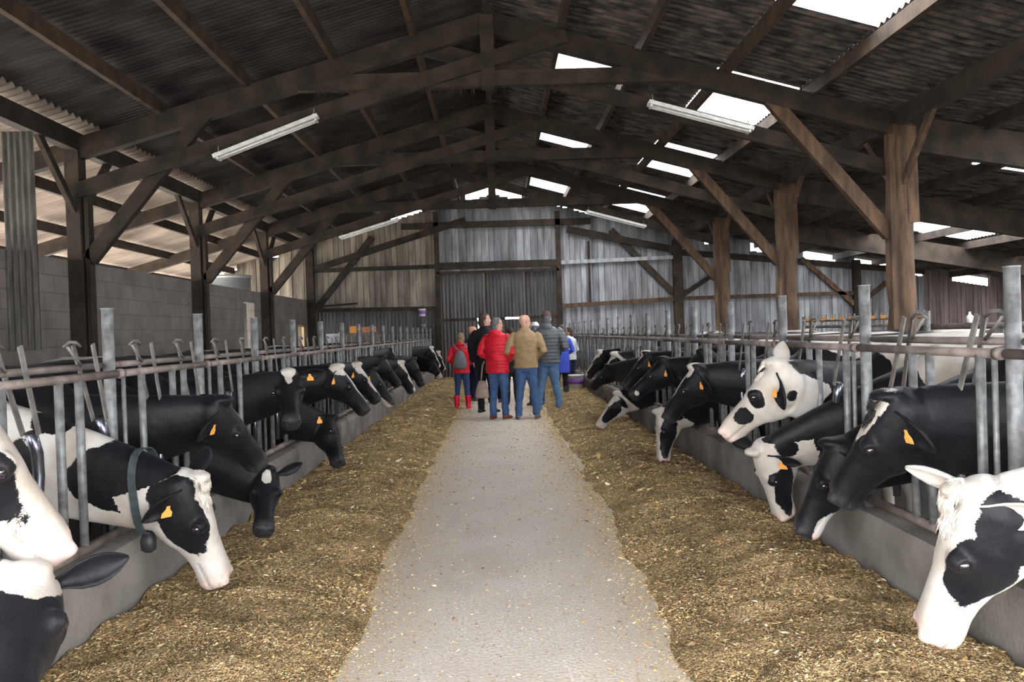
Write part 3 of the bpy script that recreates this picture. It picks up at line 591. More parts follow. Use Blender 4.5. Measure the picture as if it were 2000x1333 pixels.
# left row, from the camera backwards
cow('nearest black cow at the left edge, head down with one ear stretched right', (55, 1105), -1.48, (0, 1420), 2.3, L=.56, near=True, vox=.011, head=[('w', (.06, .02, .02), (.24, .16, .10))], ref=(.35, -.6, .6), earp=((.9, -.1, .15, .1, 1, .2), (.95, -.15, .25, .1, 1, .2)))
cow('white-blazed cow at the left edge with a raised head and black cheek patch', (-85, 742), -1.62, (128, 1078), 2.94, L=.66, near=False, vox=.010, base=1, ref=(.85, .45, .5), head=[('b', (.38, -.13, -.13), (.42, .115, .085)), ('b', (.3, -.12, .13), (.5, .2, .09))], body=[('b', (0, 0, 1.2), (.5, .5, .5))], ears=(-1, -1), earp=((.6, .1, -.7), (.7, .12, .65, -.5, .8, -.3)))
c2, L2 = cow('white-bodied cow with a strap collar, white face and black eye patch, left side', (378, 925), -1.56, (440, 1135), 4.285, L=.61, near=False, vox=.0105, base=1, tuft=700, ref=(.95, .05, .25),
    head=[('b', (.34, -.10, -.12), (.36, .12, .085)), ('b', (.05, -.1, -.12), (.16, .14, .10)), ('b', (.3, -.1, .12), (.4, .12, .08))], body=[('b', (-.66, 0, .84), (.36, .5, .19)), ('b', (-.24, 0, 1.14), (.12, .5, .08)), ('b', (-.1, 0, .8), (.1, .5, .25))], ears=(-1, -1), tags=(-1,), earp=((.45, .25, -.85), (.8, -.1, .2)))
cow('big all-black cow with a raised head held across the left fence', (430, 776), -1.74, (515, 905), 4.995, L=.58, near=False, vox=.013, tags=(-1,), head=[('w', (.5, .015, .03), (.4, .04, .02))])
cow('black cow with a small white forehead mark, muzzle down in the left feed', (522, 912), -1.66, (515, 1040), 5.63, L=.5, near=True, vox=.014, head=[('w', (.22, .02, 0), (.1, .08, .04))], tags=(-1,), ref=(.3, -.7, .5), earp=((.9, -.1, .1, .1, 1, .2), (.9, -.25, .3, .1, 1, .2)))
cow('black cow facing the camera with a white heart-shaped forehead patch', (563, 722), -1.78, (568, 828), 6.34, L=.56, near=True, vox=.013, ref=(0, 0, 1), head=[('w', (.08, .03, 0), (.13, .08, .062)), ('w', (.22, .02, 0), (.12, .06, .03))], tags=(-1, 1), earp=((.95, .15, .2, .1, 1, .2), (.95, .15, .2, .1, 1, .2)))
cow('all-black cow eating with its head hanging right down beside the left curb', (650, 812), -1.66, (667, 908), 7.685, L=.53, near=True, vox=.016, tags=(-1,))
cow('black cow with a cream-white blaze widening on the poll, left row', (658, 712), -1.64, (720, 803), 8.32, L=.58, near=False, vox=.014, head=[('w', (.04, .0, 0), (.2, .1, .13)), ('w', (.5, .0, 0), (.6, .06, .055))], tags=(-1,))
cow('black cow with a thin crooked white blaze behind the cream-polled cow', (695, 708), -1.75, (742, 783), 9.03, L=.56, near=False, vox=.018, head=BLZ[:2], tags=(-1,))
cow('black cow with a white chin and lower jaw reaching over the left curb', (727, 718), -1.62, (768, 790), 10.375, L=.54, near=False, vox=.018, head=[('w', (.95, -.2, 0), (.35, .1, .12)), ('w', (.25, .01, 0), (.1, .04, .02))], tags=(-1, 1))
cow('black cow with a slim white forehead streak in the middle of the left row', (746, 695), -1.72, (782, 752), 11.72, L=.53, near=False, vox=.02, head=[('w', (.2, .01, 0), (.16, .04, .02))])
cow('black cow with a short white star, head held high in the far left row', (760, 680), -1.9, (790, 722), 12.36, L=.5, near=False, vox=.022, head=[('w', (.15, .01, 0), (.25, .06, .04))])
cow('black cow with a broad white blaze, muzzle at the far left feed', (783, 705), -1.6, (809, 766), 13.07, L=.56, near=False, vox=.02, head=BLZ)
cow('black cow with a small white face spot near the far end of the left row', (808, 698), -1.6, (829, 757), 15.1, L=.56, near=False, vox=.022, head=[('w', (.3, .0, 0), (.12, .06, .035))])
cow('far left cow with a white blaze raised above its neighbours, by the end wall', (842, 677), -1.62, (859, 717), 19.3, L=.56, near=False, vox=.025, head=BLZ)
cow('far left cow with a white muzzle held low beside the end wall', (846, 703), -1.52, (862, 737), 20.2, L=.54, near=False, vox=.025, head=[('w', (.95, -.1, 0), (.25, .14, .12))])
cow('farthest left cow with a pale nose next to the end wall', (856, 686), -1.55, (868, 722), 21.9, L=.56, near=False, vox=.025, head=BLZ)
# right row, from the camera backwards
cow('nearest right cow, white face, big black eye patch and pink nose', (1885, 945), 1.52, (1806, 1238), 2.31, L=.57, near=False, hd=1.08, vox=.0085, base=1, tuft=2400, ref=(-.9, .28, .2), ears=(1, 1),
    head=[('b', (.45, -.13, -.13), (.30, .13, .085)), ('b', (.05, -.17, -.11), (.30, .14, .085)), ('b', (.3, -.1, .13), (.4, .12, .08))], body=[('b', (0, 0, .9), (.6, .5, .28))], earp=((.30, -.32, -.9, .9, .3, .2), (.45, .32, .8, -.85, .5, -.2)))
cow('large black cow with a narrow white forehead blaze, raised head in the right foreground', (1738, 765), 1.78, (1628, 972), 3.655, L=.62, near=False, ref=(-.9, .3, .35), vox=.010, tuft=401, head=[('w', (.20, .0, -.01), (.27, .05, .058))], tags=(-1,))
cow('black cow feeding head down between the two big foreground cows on the right', (1625, 858), 1.74, (1560, 1040), 4.33, L=.54, near=False, vox=.012, head=[('w', (.85, -.2, -.05), (.2, .06, .08))], tags=(-1,), body=[('w', (1.2, 0, 1.1), (1.1, .6, .5))])
cow('white-faced cow with black eye and cheek patches, nose in the feed under the white-headed cow', (1472, 878), 1.62, (1525, 1012), 5.0, L=.54, near=False, vox=.012, base=1, ref=(-1, -.25, .2),
    head=[('b', (.55, -.13, -.08), (.36, .075, .065)), ('b', (.38, -.05, -.12), (.12, .06, .05)), ('b', (.0, -.2, -.06), (.16, .1, .1)), ('b', (.4, -.12, .12), (.4, .12, .08))], body=[('b', (-.5, 0, .9), (.60, .6, .7))], tags=(-1,), earp=((.50, .35, -.62, .8, .5, .35), (.8, -.1, .3)))
cow('white-headed cow with two black spots on its cheek and a black neck, right row', (1518, 703), 1.78, (1412, 845), 5.675, L=.62, near=False, vox=.0105, base=1, tuft=240, ref=(-.9, .4, .5),
    head=[('b', (.66, -.10, -.08), (.11, .055, .05)), ('b', (.40, -.07, -.12), (.11, .06, .05)), ('b', (.1, -.2, -.1), (.06, .03, .04)), ('b', (.3, -.1, .12), (.2, .08, .08))], body=[('b', (-.50, 0, 1.0), (.72, .9, .6))], tags=(-1,), ears=(-1, 1), earp=((.50, .35, -.62, .8, .5, .35), (.8, -.1, .3)))
cow('black cow with a thin white blaze and orange tag behind the white-headed cow', (1360, 712), 1.74, (1297, 815), 7.02, L=.58, near=False, vox=.013, head=[('w', (.1, .01, 0), (.16, .05, .075)), ('w', (.5, .01, 0), (.5, .05, .04)), ('w', (.95, -.05, -.01), (.06, .05, .03))], tags=(-1,), body=[('w', (1.3, 0, 1.35), (1.15, .5, .3))])
cow('white-faced cow with one black cheek, muzzle buried in the right feed', (1285, 800), 1.6, (1290, 902), 7.69, L=.52, near=False, vox=.014, base=1, ref=(-1, -.1, .1), head=[('b', (.5, -.12, -.10), (.42, .10, .075)), ('b', (.5, -.12, .10), (.4, .10, .075)), ('b', (.0, -.2, 0), (.15, .08, .2))], body=[('b', (0, 0, 1), (2.5, .9, .9))])
cow('black cow with small white nose streaks in the middle of the right row', (1297, 698), 1.8, (1230, 772), 8.365, L=.56, near=False, vox=.016, head=[('w', (.7, .0, 0), (.22, .05, .02)), ('w', (.85, -.12, -.07), (.05, .03, .03))], tags=(-1, 1), body=[('w', (1.3, 0, 1.35), (1.15, .5, .3))])
cow('black cow behind, its orange tag showing above the thin-blazed cow', (1372, 684), 2.05, (1330, 735), 9.035, L=.5, near=False, vox=.02, tags=(-1,))
cow('black cow with mottled white poll and pink nose, right row', (1263, 686), 1.85, (1217, 756), 9.71, L=.54, near=False, vox=.016, head=[('w', (.1, .0, 0), (.25, .06, .06)), ('w', (.7, 0, 0), (.4, .03, .02))], tags=(-1,), body=[('w', (1.3, 0, 1.35), (1.15, .5, .3))])
cow('cow with a white blazed head hanging low over the right feed', (1207, 765), 1.62, (1167, 832), 10.38, L=.55, near=False, vox=.016, base=1, head=[('b', (.48, -.12, -.10), (.40, .085, .07)), ('b', (.48, -.12, .1), (.4, .09, .07))], body=[('b', (0, 0, 1), (2.5, .9, .9))])
cow('low black head under the two far white-blazed cows on the right', (1188, 712), 1.68, (1153, 757), 11.055, L=.5, near=False, vox=.02)
cow('far right cow with a white forehead, pink muzzle and black cheeks', (1200, 688), 1.8, (1173, 749), 12.4, L=.54, near=False, vox=.018, base=1, head=[('b', (.40, -.10, -.10), (.36, .085, .07)), ('b', (.4, -.1, .1), (.36, .09, .07))], body=[('b', (0, 0, 1), (2.5, .9, .9))])
cow('farthest right cow at the fence, slanting white blaze and dark muzzle side', (1172, 684), 1.8, (1145, 736), 13.745, L=.54, near=False, vox=.02, head=BLZ)
# collar of the white-bodied cow
P_, a_, U_, W_ = L2['P'], L2['a'], L2['U'], L2['W']
dn = nrm(L2['C3'] - L2['C0']); cc = L2['C3'] - dn * .13; dn = nrm(dn + V3(0, 0, .25)); upn = nrm(V3(0, 0, 1) - dn * dn[2]); sdn = np.cross(dn, upn)
q = L2['V'] - cc; q = q[(np.abs(q @ dn) < .022) & (np.linalg.norm(q, axis=1) < .3)]; qa, qb = q @ sdn, q @ upn; ang = np.arctan2(qb, qa); rad = np.hypot(qa, qb); pts = []
for t in np.linspace(0, 2 * math.pi, 33):
    dd = np.abs((ang - t + math.pi) % (2 * math.pi) - math.pi); r_ = rad[dd < .22]; r_ = (r_.max() if len(r_) else .15) + .008; pts.append(cc + sdn * math.cos(t) * r_ + upn * math.sin(t) * r_)
k = MB(); 
for i in range(32): k.beam(pts[i], pts[i + 1] + (pts[i + 1] - pts[i]) * .05, .04, .006, up=tuple(pts[i] - cc))
col = k.build('neck_collar', 'collar'); tag(col, 'dark worn strap collar around the neck of the white-bodied left cow', 'collar')
b0 = pts[24] - upn * .012; k = MB(); k.tube([b0 + upn * .02, b0 - upn * .03, b0 - upn * .075, b0 - upn * .09], [.022, .036, .034, .015], 14, flat=1.1); k.build('collar_weight', 'black', col, True)
k = MB(); k.beam(pts[20] + sdn * 0, pts[20] + V3(0, 0, .05), .05, .02, up=(0, -1, 0)); k.build('buckle', 'arm', col)
# cows standing behind, only their backs and rumps in view
def standing(x, y, yaw, lab, base, body, seed=0):
    fw = V3(math.cos(yaw), math.sin(yaw), 0); la = V3(-fw[1], fw[0], 0); B = V3(x, y, 0); mb_ = MB()
    mb_.loft([ring(B - fw * s_ + V3(0, 0, cz), la, V3(0, 0, 1), hw, hh, -hh, p=2.25) for s_, cz, hh, hw in TR])
    P = B + fw * .75 + V3(0, 0, 1.25); a = nrm(fw * .8 + V3(0, 0, -.5)); U = nrm(V3(0, 0, 1) - a * a[2]); W = np.cross(a, U); L = .55
    mb_.loft([ring(P + a * u * L, W, U, hw, vt, vb, p=2.5, taper=.32) for u, hw, vt, vb in HS])
    C0 = B + V3(0, 0, 1.03) - fw * .1; C3 = P + a * .05 - U * .12
    mb_.loft([ring(C0 + (C3 - C0) * t, la, nrm(V3(0, 0, 1) - nrm(C3 - C0) * nrm(C3 - C0)[2]), .17 - .08 * t, .30 - .17 * t, -.3 + .17 * t) for t in np.linspace(0, 1, 6)])
    for s_ in (-1, 1):
        f0 = B - fw * .28 + la * s_ * .16; mb_.tube([f0 + V3(0, 0, z_) for z_ in (.95, .72, .42, .25, .1, .005)], [.13, .085, .055, .038, .05, .06], 12)
        h0 = B - fw * 1.72 + la * s_ * .18; mb_.tube([h0 + V3(0, 0, 1.05), h0 + fw * .12 + V3(0, 0, .78), h0 - fw * .1 + V3(0, 0, .50), h0 - fw * .05 + V3(0, 0, .3), h0 + fw * .02 + V3(0, 0, .005)], [.2, .14, .062, .042, .06], 12)
    mb_.tube([B - fw * 1.95 + V3(0, 0, 1.2), B - fw * 2.06 + V3(0, 0, .9), B - fw * 2.05 + V3(0, 0, .45)], [.035, .022, .03], 8)
    Vv, Nn, Fc = remeshed(mb_, .024, 3); q = Vv - B; q = np.stack([q @ -fw, q @ la, q[:, 2]], 1); wh = field(base * .08, body, q)
    me = bpy.data.meshes.new('dairy_cow'); me.from_pydata((Vv - B).tolist(), [], Fc); me.polygons.foreach_set('use_smooth', [True] * len(me.polygons))
    at_ = me.attributes.new('white', 'FLOAT', 'POINT'); at_.data.foreach_set('value', wh)
    for nm in ('pink', 'dark'): me.attributes.new(nm, 'FLOAT', 'POINT')
    me.materials.append(M['coat']); o = bpy.data.objects.new('dairy_cow', me); COL.objects.link(o); o.location = B; tag(o, lab, 'cow', 'dairy cows standing behind the feed fences')
    for s_ in (-1, 1):
        e = nrm(W * s_ + U * .1 - a * .2); MB().tube([P + a * .03 - U * .04 + W * s_ * .08, P + a * .02 + W * s_ * .08 + e * .1, P + W * s_ * .08 + e * .2], [.02, .05, .012], 10, flat=.35).build('ear', 'hair_white' if base > 0 else 'hair_black', o, True)
BPt = [('b', (.4, 0, 1.2), (.35, .25, .3)), ('b', (1.6, .2, 1.1), (.3, .3, .35))]
standing(5.55, 5.6, 1.5, 'cream-white cow standing along the right pen behind the nearest posts', 1, [('b', (1.0, .3, 1.1), (.3, .25, .3))])
standing(5.6, 8.6, 1.62, 'white cow with a black saddle standing deep in the right pen', 1, [('b', (.9, .25, 1.3), (.45, .35, .2))])
standing(7.6, 9.6, 2.2, 'white-backed cow standing in the right pen right of the nearest thick column', 1, BPt)
standing(5.0, 11.4, 1.5, 'dark-backed cow standing beyond the white-backed ones in the right pen', -1, [('w', (1.2, 0, 1.0), (.4, .5, .3))])
standing(5.3, 15.6, 1.6, 'cream-backed cow standing far back in the right pen left of the second column', 1, BPt[:1])
standing(4.9, 19.4, 1.5, 'white-backed cow far back in the right pen toward the end wall', 1, BPt[1:])
standing(9.6, 16.5, .8, 'pale cow standing right of the second column far back', 1, BPt)
standing(-5.2, 11.5, 1.55, 'white cow standing behind the left fence by the block wall, nearest of three there', 1, BPt)
standing(-5.1, 15.2, 1.6, 'black and white cow standing far back in the left pen', -1, [('w', (.9, 0, 1.2), (.3, .5, .3))])
standing(-4.9, 20.0, 1.5, 'pale cow standing farthest back in the left pen by the block wall', 1, BPt[:1])
# ---------------------------------------------------------------- people
for n_, c_, r_ in (('skin', (.52, .30, .22), .5), ('skin_red', (.55, .25, .18), .45), ('red', (.62, .012, .03), .45), ('black_cloth', (.008, .008, .012), .8), ('navy', (.015, .022, .06), .8), ('jeans', (.055, .11, .24), .85), ('jeans_dark', (.03, .06, .15), .85), ('jeans_light', (.10, .19, .33), .85),
                   ('khaki', (.30, .205, .105), .75), ('puffer', (.10, .11, .12), .35), ('white_cloth', (.75, .76, .8), .7), ('blue', (.05, .09, .55), .6), ('hair_brown', (.045, .028, .018), .7), ('hair_fair', (.22, .15, .08), .7), ('hair_grey', (.10, .10, .11), .7), ('boot_red', (.7, .012, .04), .25),
                   ('shoe_brown', (.22, .06, .035), .6), ('shoe_grey', (.13, .11, .12), .7), ('boot_green', (.05, .06, .045), .4), ('pack_grey', (.16, .17, .17), .8), ('bag_beige', (.42, .31, .27), .7), ('cap_brown', (.09, .05, .045), .8), ('dark_grey_cloth', (.035, .035, .038), .8)):
    M[n_] = mat(n_ + '_fabric', c_, r_, .25, scale=14, bump=.2, bscale=60)
def pmesh(mb_, name, m, parent, loc, Rm, vox=.012, sm=2, quilt=0, wrinkle=0):
    Vv, Nn, Fc = remeshed(mb_, vox, sm)
    if quilt: Vv = Vv + Nn * (np.abs(np.sin(Vv[:, 2] * math.pi / quilt)) ** .6 * .014 - .007)[:, None]
    if wrinkle: Vv = Vv + Nn * np.array([noise.noise(Vector((v[0] * 9, v[1] * 9, v[2] * 14))) * wrinkle for v in Vv])[:, None]
    me = bpy.data.meshes.new(name); me.from_pydata((Vv @ Rm.T).tolist(), [], Fc); me.polygons.foreach_set('use_smooth', [True] * len(me.polygons)); me.materials.append(M[m])
    o = bpy.data.objects.new(name, me); COL.objects.link(o); o.parent = parent; return o
def person(label, px, Y, h, yaw, top, low, hair, head_yaw=0, shoe='shoe_grey', coat_len=0, quilt=0, hood=False, arms='down', bald=False, cap=None, boots=None, stance=.11, step=0, build=1.0, glasses=False, skin='skin', longhair=False, beard=False, tabard=None):
    X = at(px, 0, Y)[0] if False else None
    py = None
    # foot point: column px at ground depth Y
    lo, hi = 600., 1333.
    for _ in range(40):
        mid = (lo + hi) / 2
        if at(px, mid, Y)[2] > 0: lo = mid
        else: hi = mid
    G = at(px, lo, Y); t = thing('person', label, 'person', (G[0], G[1], 0), 'visitors standing in the feed passage')
    s = h / 1.75; c_, s_ = math.cos(yaw), math.sin(yaw); R0 = np.array([[c_, -s_, 0], [s_, c_, 0], [0, 0, 1]]) * s; b = build
    ex = lambda *p: V3(*p)
    hy = head_yaw; hx, hn = V3(math.cos(hy), math.sin(hy), 0), V3(-math.sin(hy), math.cos(hy), 0)      # head right, head forward
    def hp(x, y, z): return hx * x + hn * y + V3(0, .01, 1.515 + z)
    sh = [(s2, [V3(s2 * .175 * b, 0, 1.41), V3(s2 * .262 * b, -.03, 1.14), V3(s2 * .27 * b, .07, .90)] if arms == 'down' else [V3(s2 * .175 * b, 0, 1.41), V3(s2 * .285 * b, -.06, 1.15), V3(s2 * .17, .15, 1.02)]) for s2 in (-1, 1)]
    feet = [V3(-stance, -step / 2, 0), V3(stance, step / 2, 0)]
    k = MB()   # one continuous body
    def hr(z, rx, ry, yo=0): return np.array([hp(math.cos(q) * rx, math.sin(q) * ry + yo, z) for q in np.linspace(0, 2 * math.pi, 18, endpoint=False)])
    k.loft([hr(-.07, .05, .055), hr(.0, .052, .058, -.005), hr(.025, .055, .07, .01), hr(.06, .066, .09, .012), (hr(.10, .073, .098, .005)), hr(.14, .076, .101, 0), hr(.18, .074, .098, -.008), hr(.21, .06, .08, -.01), hr(.23, .035, .045, -.01)])
    k.tube([hp(0, .095, .135), hp(0, .118, .10), hp(0, .10, .088)], [.010, .016, .012], 8)       # nose
    k.ball(hp(0, .09, .03), (.028, .022, .02), 10, 6)
    for s2 in (-1, 1): k.ball(hp(s2 * .078, -.005, .11), (.012, .02, .032), 10, 6)
    k.loft([np.array([[math.cos(q) * rx, math.sin(q) * ry, z] for q in np.linspace(0, 2 * math.pi, 16, endpoint=False)]) for z, rx, ry in ((.84, .13, .09), (1.0, .13, .09), (1.3, .16, .10), (1.42, .16, .085), (1.48, .07, .06), (1.5, .05, .05))])
    for s2, pp in sh:
        k.tube([pp[0], pp[1], pp[2]], [.045, .036, .026], 10)
        d0 = nrm(pp[2] - pp[1]); hb = pp[2] + d0 * .045; k.tube([pp[2], hb, hb + d0 * .03], [.026, .038, .034], 10, flat=.5, up=(0, 1, 0))
        for fi in range(4):
            off = V3(0, .027 - .018 * fi, 0); q0 = hb + d0 * .03 + off; k.tube([q0, q0 + d0 * .03, q0 + d0 * (.05 + .006 * (fi in (1, 2))) + V3(-s2 * .012, 0, 0)], [.009, .0085, .007], 6)
        k.tube([hb + V3(-s2 * .01, .03, 0), hb + d0 * .02 + V3(-s2 * .02, .045, 0), hb + d0 * .045 + V3(-s2 * .025, .045, 0)], [.011, .010, .008], 6)
    for s2, f in zip((-1, 1), feet): k.tube([V3(s2 * .09, 0, .88), V3(s2 * .1, (f[1]) * .4 + .01, .48), f + V3(0, 0, .07)], [.06, .036, .028], 10)
    pmesh(k, 'body', skin, t, G, R0, .009, 1)
    k = MB(); hem = .86 - coat_len; rr = [(hem, .20, .15), (hem + .06, .195, .145), (1.02, .19, .138), (1.18, .198, .138), (1.32, .212, .14), (1.40, .205, .125), (1.45, .16, .105), (1.49, .09, .085), (1.525, .072, .08), (1.535, .05, .06)]
    k.loft([np.array([[math.cos(q) * rx * b, math.sin(q) * ry * b - .01, z] for q in np.linspace(0, 2 * math.pi, 22, endpoint=False)]) for z, rx, ry in rr])
    for s2, pp in sh: k.tube([pp[0] + V3(-s2 * .03, 0, .0), pp[0] + V3(s2 * .02, 0, -.03), (pp[0] + pp[1]) / 2 + V3(s2 * .012, 0, 0), pp[1], pp[2]], [.07 * b, .075 * b, .068 * b, .062 * b, .046 * b], 12)
    if hood: k.ball((0, -.085, 1.485), (.115, .07, .065), 14, 10)
    else: k.tube([V3(math.cos(q) * .075, math.sin(q) * .078, 1.52) for q in np.linspace(0, 6.28, 14)], .016, 8)
    pmesh(k, 'jacket', top, t, G, R0, .012, 2, quilt, .010)
    k = MB(); k.loft([np.array([[math.cos(q) * rx * b, math.sin(q) * ry * b - .008, z] for q in np.linspace(0, 2 * math.pi, 20, endpoint=False)]) for z, rx, ry in ((.80, .165, .115), (.88, .178, .132), (.96, .17, .125), (1.03, .155, .11))])
    for s2, f in zip((-1, 1), feet):
        k.tube([V3(s2 * .085, -.005, .90), V3(s2 * .092, 0, .70), V3(s2 * (.6 * .09 + .4 * stance), f[1] * .5 + .01, .48), f * .92 + V3(s2 * .004, 0, .25), f + V3(0, 0, .27 if boots else .06)], [.1 * b, .088 * b, .066 * b, .06, .062], 12)
    pmesh(k, 'trousers', low, t, G, R0, .012, 2, 0, .012)
    for s2, f in zip((-1, 1), feet):
        k = MB(); toe = V3(s2 * .035, .17, 0)
        k.loft([ring(f + V3(0, -.09, 0) + (toe + V3(0, .09, 0)) * u, V3(1, 0, 0), V3(0, 0, 1), w_, h_, 0.0, 12, 2.6) for u, w_, h_ in ((0, .02, .05), (.08, .035, .075), (.3, .036, .09), (.55, .042, .07), (.8, .044, .05), (.95, .033, .035), (1, .015, .02))])
        if boots: k.tube([f + V3(0, -.01, .05), f + V3(0, -.01, .15), f + V3(0, 0, .30)], [.055, .062, .078], 12)
        pmesh(k, 'boot' if boots else 'shoe', boots or shoe, t, G, R0, .01, 1)
    def shell(name, m, zlo, grow, back_only=False, zlow_back=None):
        kk = MB(); n = 18; rings = []
        for z in np.linspace(zlo, .232, 8):
            f = math.sqrt(max(0.02, 1 - ((z - .12) / .125) ** 2)) if z > .12 else 1
            rings.append(np.array([hp(math.cos(q) * (.078 + grow) * f, math.sin(q) * (.100 + grow) * f - .008 - (.03 if back_only and math.sin(q) > .1 and z < .19 else 0) * math.sin(q) * 2.2, z + grow) for q in np.linspace(0, 2 * math.pi, n, endpoint=False)]))
        kk.loft(rings)
        if zlow_back: kk.ball(hp(0, -.06, zlow_back), (.07, .05, .09), 12, 8)
        return pmesh(kk, name, m, t, G, R0, .01, 1)
    if not bald: shell('hair', hair, .10, .008, True, .03 if longhair else .07)
    if cap:
        shell('cap', cap, .15, .014); kk = MB(); kk.loft([ring(hp(0, .09, .165) + hn * u * .07, hx, V3(0, 0, 1), .07 * (1 - u * .4), .008, -.004, 12) for u in (0, .6, 1)]); pmesh(kk, 'cap_peak', cap, t, G, R0, .008, 1)
    if beard: kk = MB(); kk.ball(hp(0, .075, .028), (.052, .04, .04), 12, 8); pmesh(kk, 'beard', hair, t, G, R0, .008, 1)
    if glasses:
        kk = MB()
        for s2 in (-1, 1):
            kk.tube([hp(s2 * .033 + .022 * math.cos(q), .108, .125 + .018 * math.sin(q)) for q in np.linspace(0, 6.28, 11)], .0035, 5); kk.tube([hp(s2 * .056, .105, .13), hp(s2 * .08, .0, .128)], .003, 5)
        o = kk.build('glasses', 'black'); o.data.transform(Matrix(R0.tolist()).to_4x4()); o.parent = t
    if tabard:
        kk = MB(); kk.loft([np.array([[math.cos(q) * rx, math.sin(q) * ry - .01, z] for q in np.linspace(0, 2 * math.pi, 20, endpoint=False)]) for z, rx, ry in ((.62, .2, .15), (.9, .21, .16), (1.1, .2, .15))]); pmesh(kk, 'apron', tabard, t, G, R0)
    return t, G, R0
PT = []
PT.append(person('person in a red hooded jacket and red rubber boots with a grey backpack, back turned', 904, 16.4, 1.52, -.1, 'red', 'jeans_dark', 'hair_fair', boots='boot_red', hood=True, arms='pocket', longhair=True, stance=.13, coat_len=.04))
person('balding person in dark clothes facing right, standing behind the red rubber boots', 927, 18.2, 1.66, -1.0, 'navy', 'navy', 'hair_brown', head_yaw=-.3, bald=True, skin='skin_red', arms='pocket')
person('tall dark-haired person all in black, looking right', 952, 15.4, 1.87, -.5, 'black_cloth', 'black_cloth', 'hair_brown', head_yaw=-.7, shoe='black', coat_len=.12, build=1.05, stance=.12)
PT.append(person('person in a bright red quilted jacket, jeans and brown shoes, back turned', 976, 14.2, 1.76, -.45, 'red', 'jeans', 'hair_grey', head_yaw=-.6, shoe='shoe_brown', quilt=.055, hood=True, arms='pocket', coat_len=.06, glasses=True, build=1.08, step=.08, stance=.1))
person('person mostly hidden between the black coat and the red quilted jacket', 968, 17.6, 1.74, -.3, 'dark_grey_cloth', 'black_cloth', 'hair_brown', arms='pocket')
person('person in dark grey clothes half hidden behind the red quilted jacket', 1001, 17.0, 1.60, .2, 'dark_grey_cloth', 'dark_grey_cloth', 'hair_brown', longhair=True, coat_len=.15, boots='black')
person('bald bearded person with glasses in a khaki jacket and blue jeans', 1031, 14.05, 1.79, -.1, 'khaki', 'jeans', 'hair_grey', head_yaw=-.95, bald=True, beard=True, glasses=True, arms='pocket', shoe='shoe_grey', build=1.07, stance=.15, step=.05)
person('person with a white cap, mostly hidden between the khaki and grey jackets', 1050, 16.6, 1.68, .4, 'white_cloth', 'jeans_dark', 'hair_grey', cap='white_cloth', arms='pocket', stance=.12)
person('tall person in a grey quilted hooded jacket and brown cap, light blue jeans', 1073, 15.2, 1.86, -.2, 'puffer', 'jeans_light', 'hair_grey', cap='cap_brown', head_yaw=.1, quilt=.06, hood=True, arms='pocket', build=1.14, stance=.17, step=.15)
person('person with a bright blue apron and green boots behind the grey quilted jacket', 1098, 17.9, 1.62, .3, 'blue', 'black_cloth', 'hair_brown', boots='boot_green', tabard='blue', arms='pocket')
person('dark-haired person in a white jacket and navy trousers, farthest right of the group', 1116, 20.3, 1.56, .9, 'white_cloth', 'navy', 'hair_brown', longhair=True, arms='pocket', boots='navy')
# grey backpack worn by the person in red boots
t, G, R0 = PT[0]; bp_ = thing('backpack', 'small grey drawstring backpack on the back of the red jacket', 'backpack', tuple(G + V3(0, 0, 1.0)))
def wp(p): return R0 @ V3(*p) + G
k = MB(); k.loft([np.array([wp((math.cos(q) * rx, math.sin(q) * ry - .20, z)) for q in np.linspace(0, 2 * math.pi, 18, endpoint=False)]) for z, rx, ry in ((.93, .10, .05), (.97, .15, .075), (1.08, .155, .08), (1.2, .13, .07), (1.3, .08, .045), (1.34, .03, .03))]); k.build('bag', 'pack_grey', bp_, True)
for s2 in (-1, 1): MB().tube([wp((s2 * .03, -.19, 1.34)), wp((s2 * .12, -.16, 1.44)), wp((s2 * .14, -.02, 1.50)), wp((s2 * .13, .1, 1.42))], .012, 6).build('strap', 'pack_grey', bp_, True)
t, G, R0 = PT[1]; hb_ = thing('shoulder_bag', 'beige shoulder bag hanging left of the red quilted jacket', 'bag', tuple(wp((-.29, -.02, .6))))
k = MB(); k.loft([np.array([wp((-.31 + math.cos(q) * rx, -.02 + math.sin(q) * ry, z)) for q in np.linspace(0, 2 * math.pi, 16, endpoint=False)]) for z, rx, ry in ((.36, .12, .05), (.40, .14, .06), (.52, .12, .05), (.66, .06, .03))]); k.build('bag', 'bag_beige', hb_, True)
k = MB(); k.tube([wp((-.33, -.02, .64)), wp((-.29, -.02, .92)), wp((-.27, .02, 1.0))], .012, 6); k.build('strap', 'bag_beige', hb_, True)
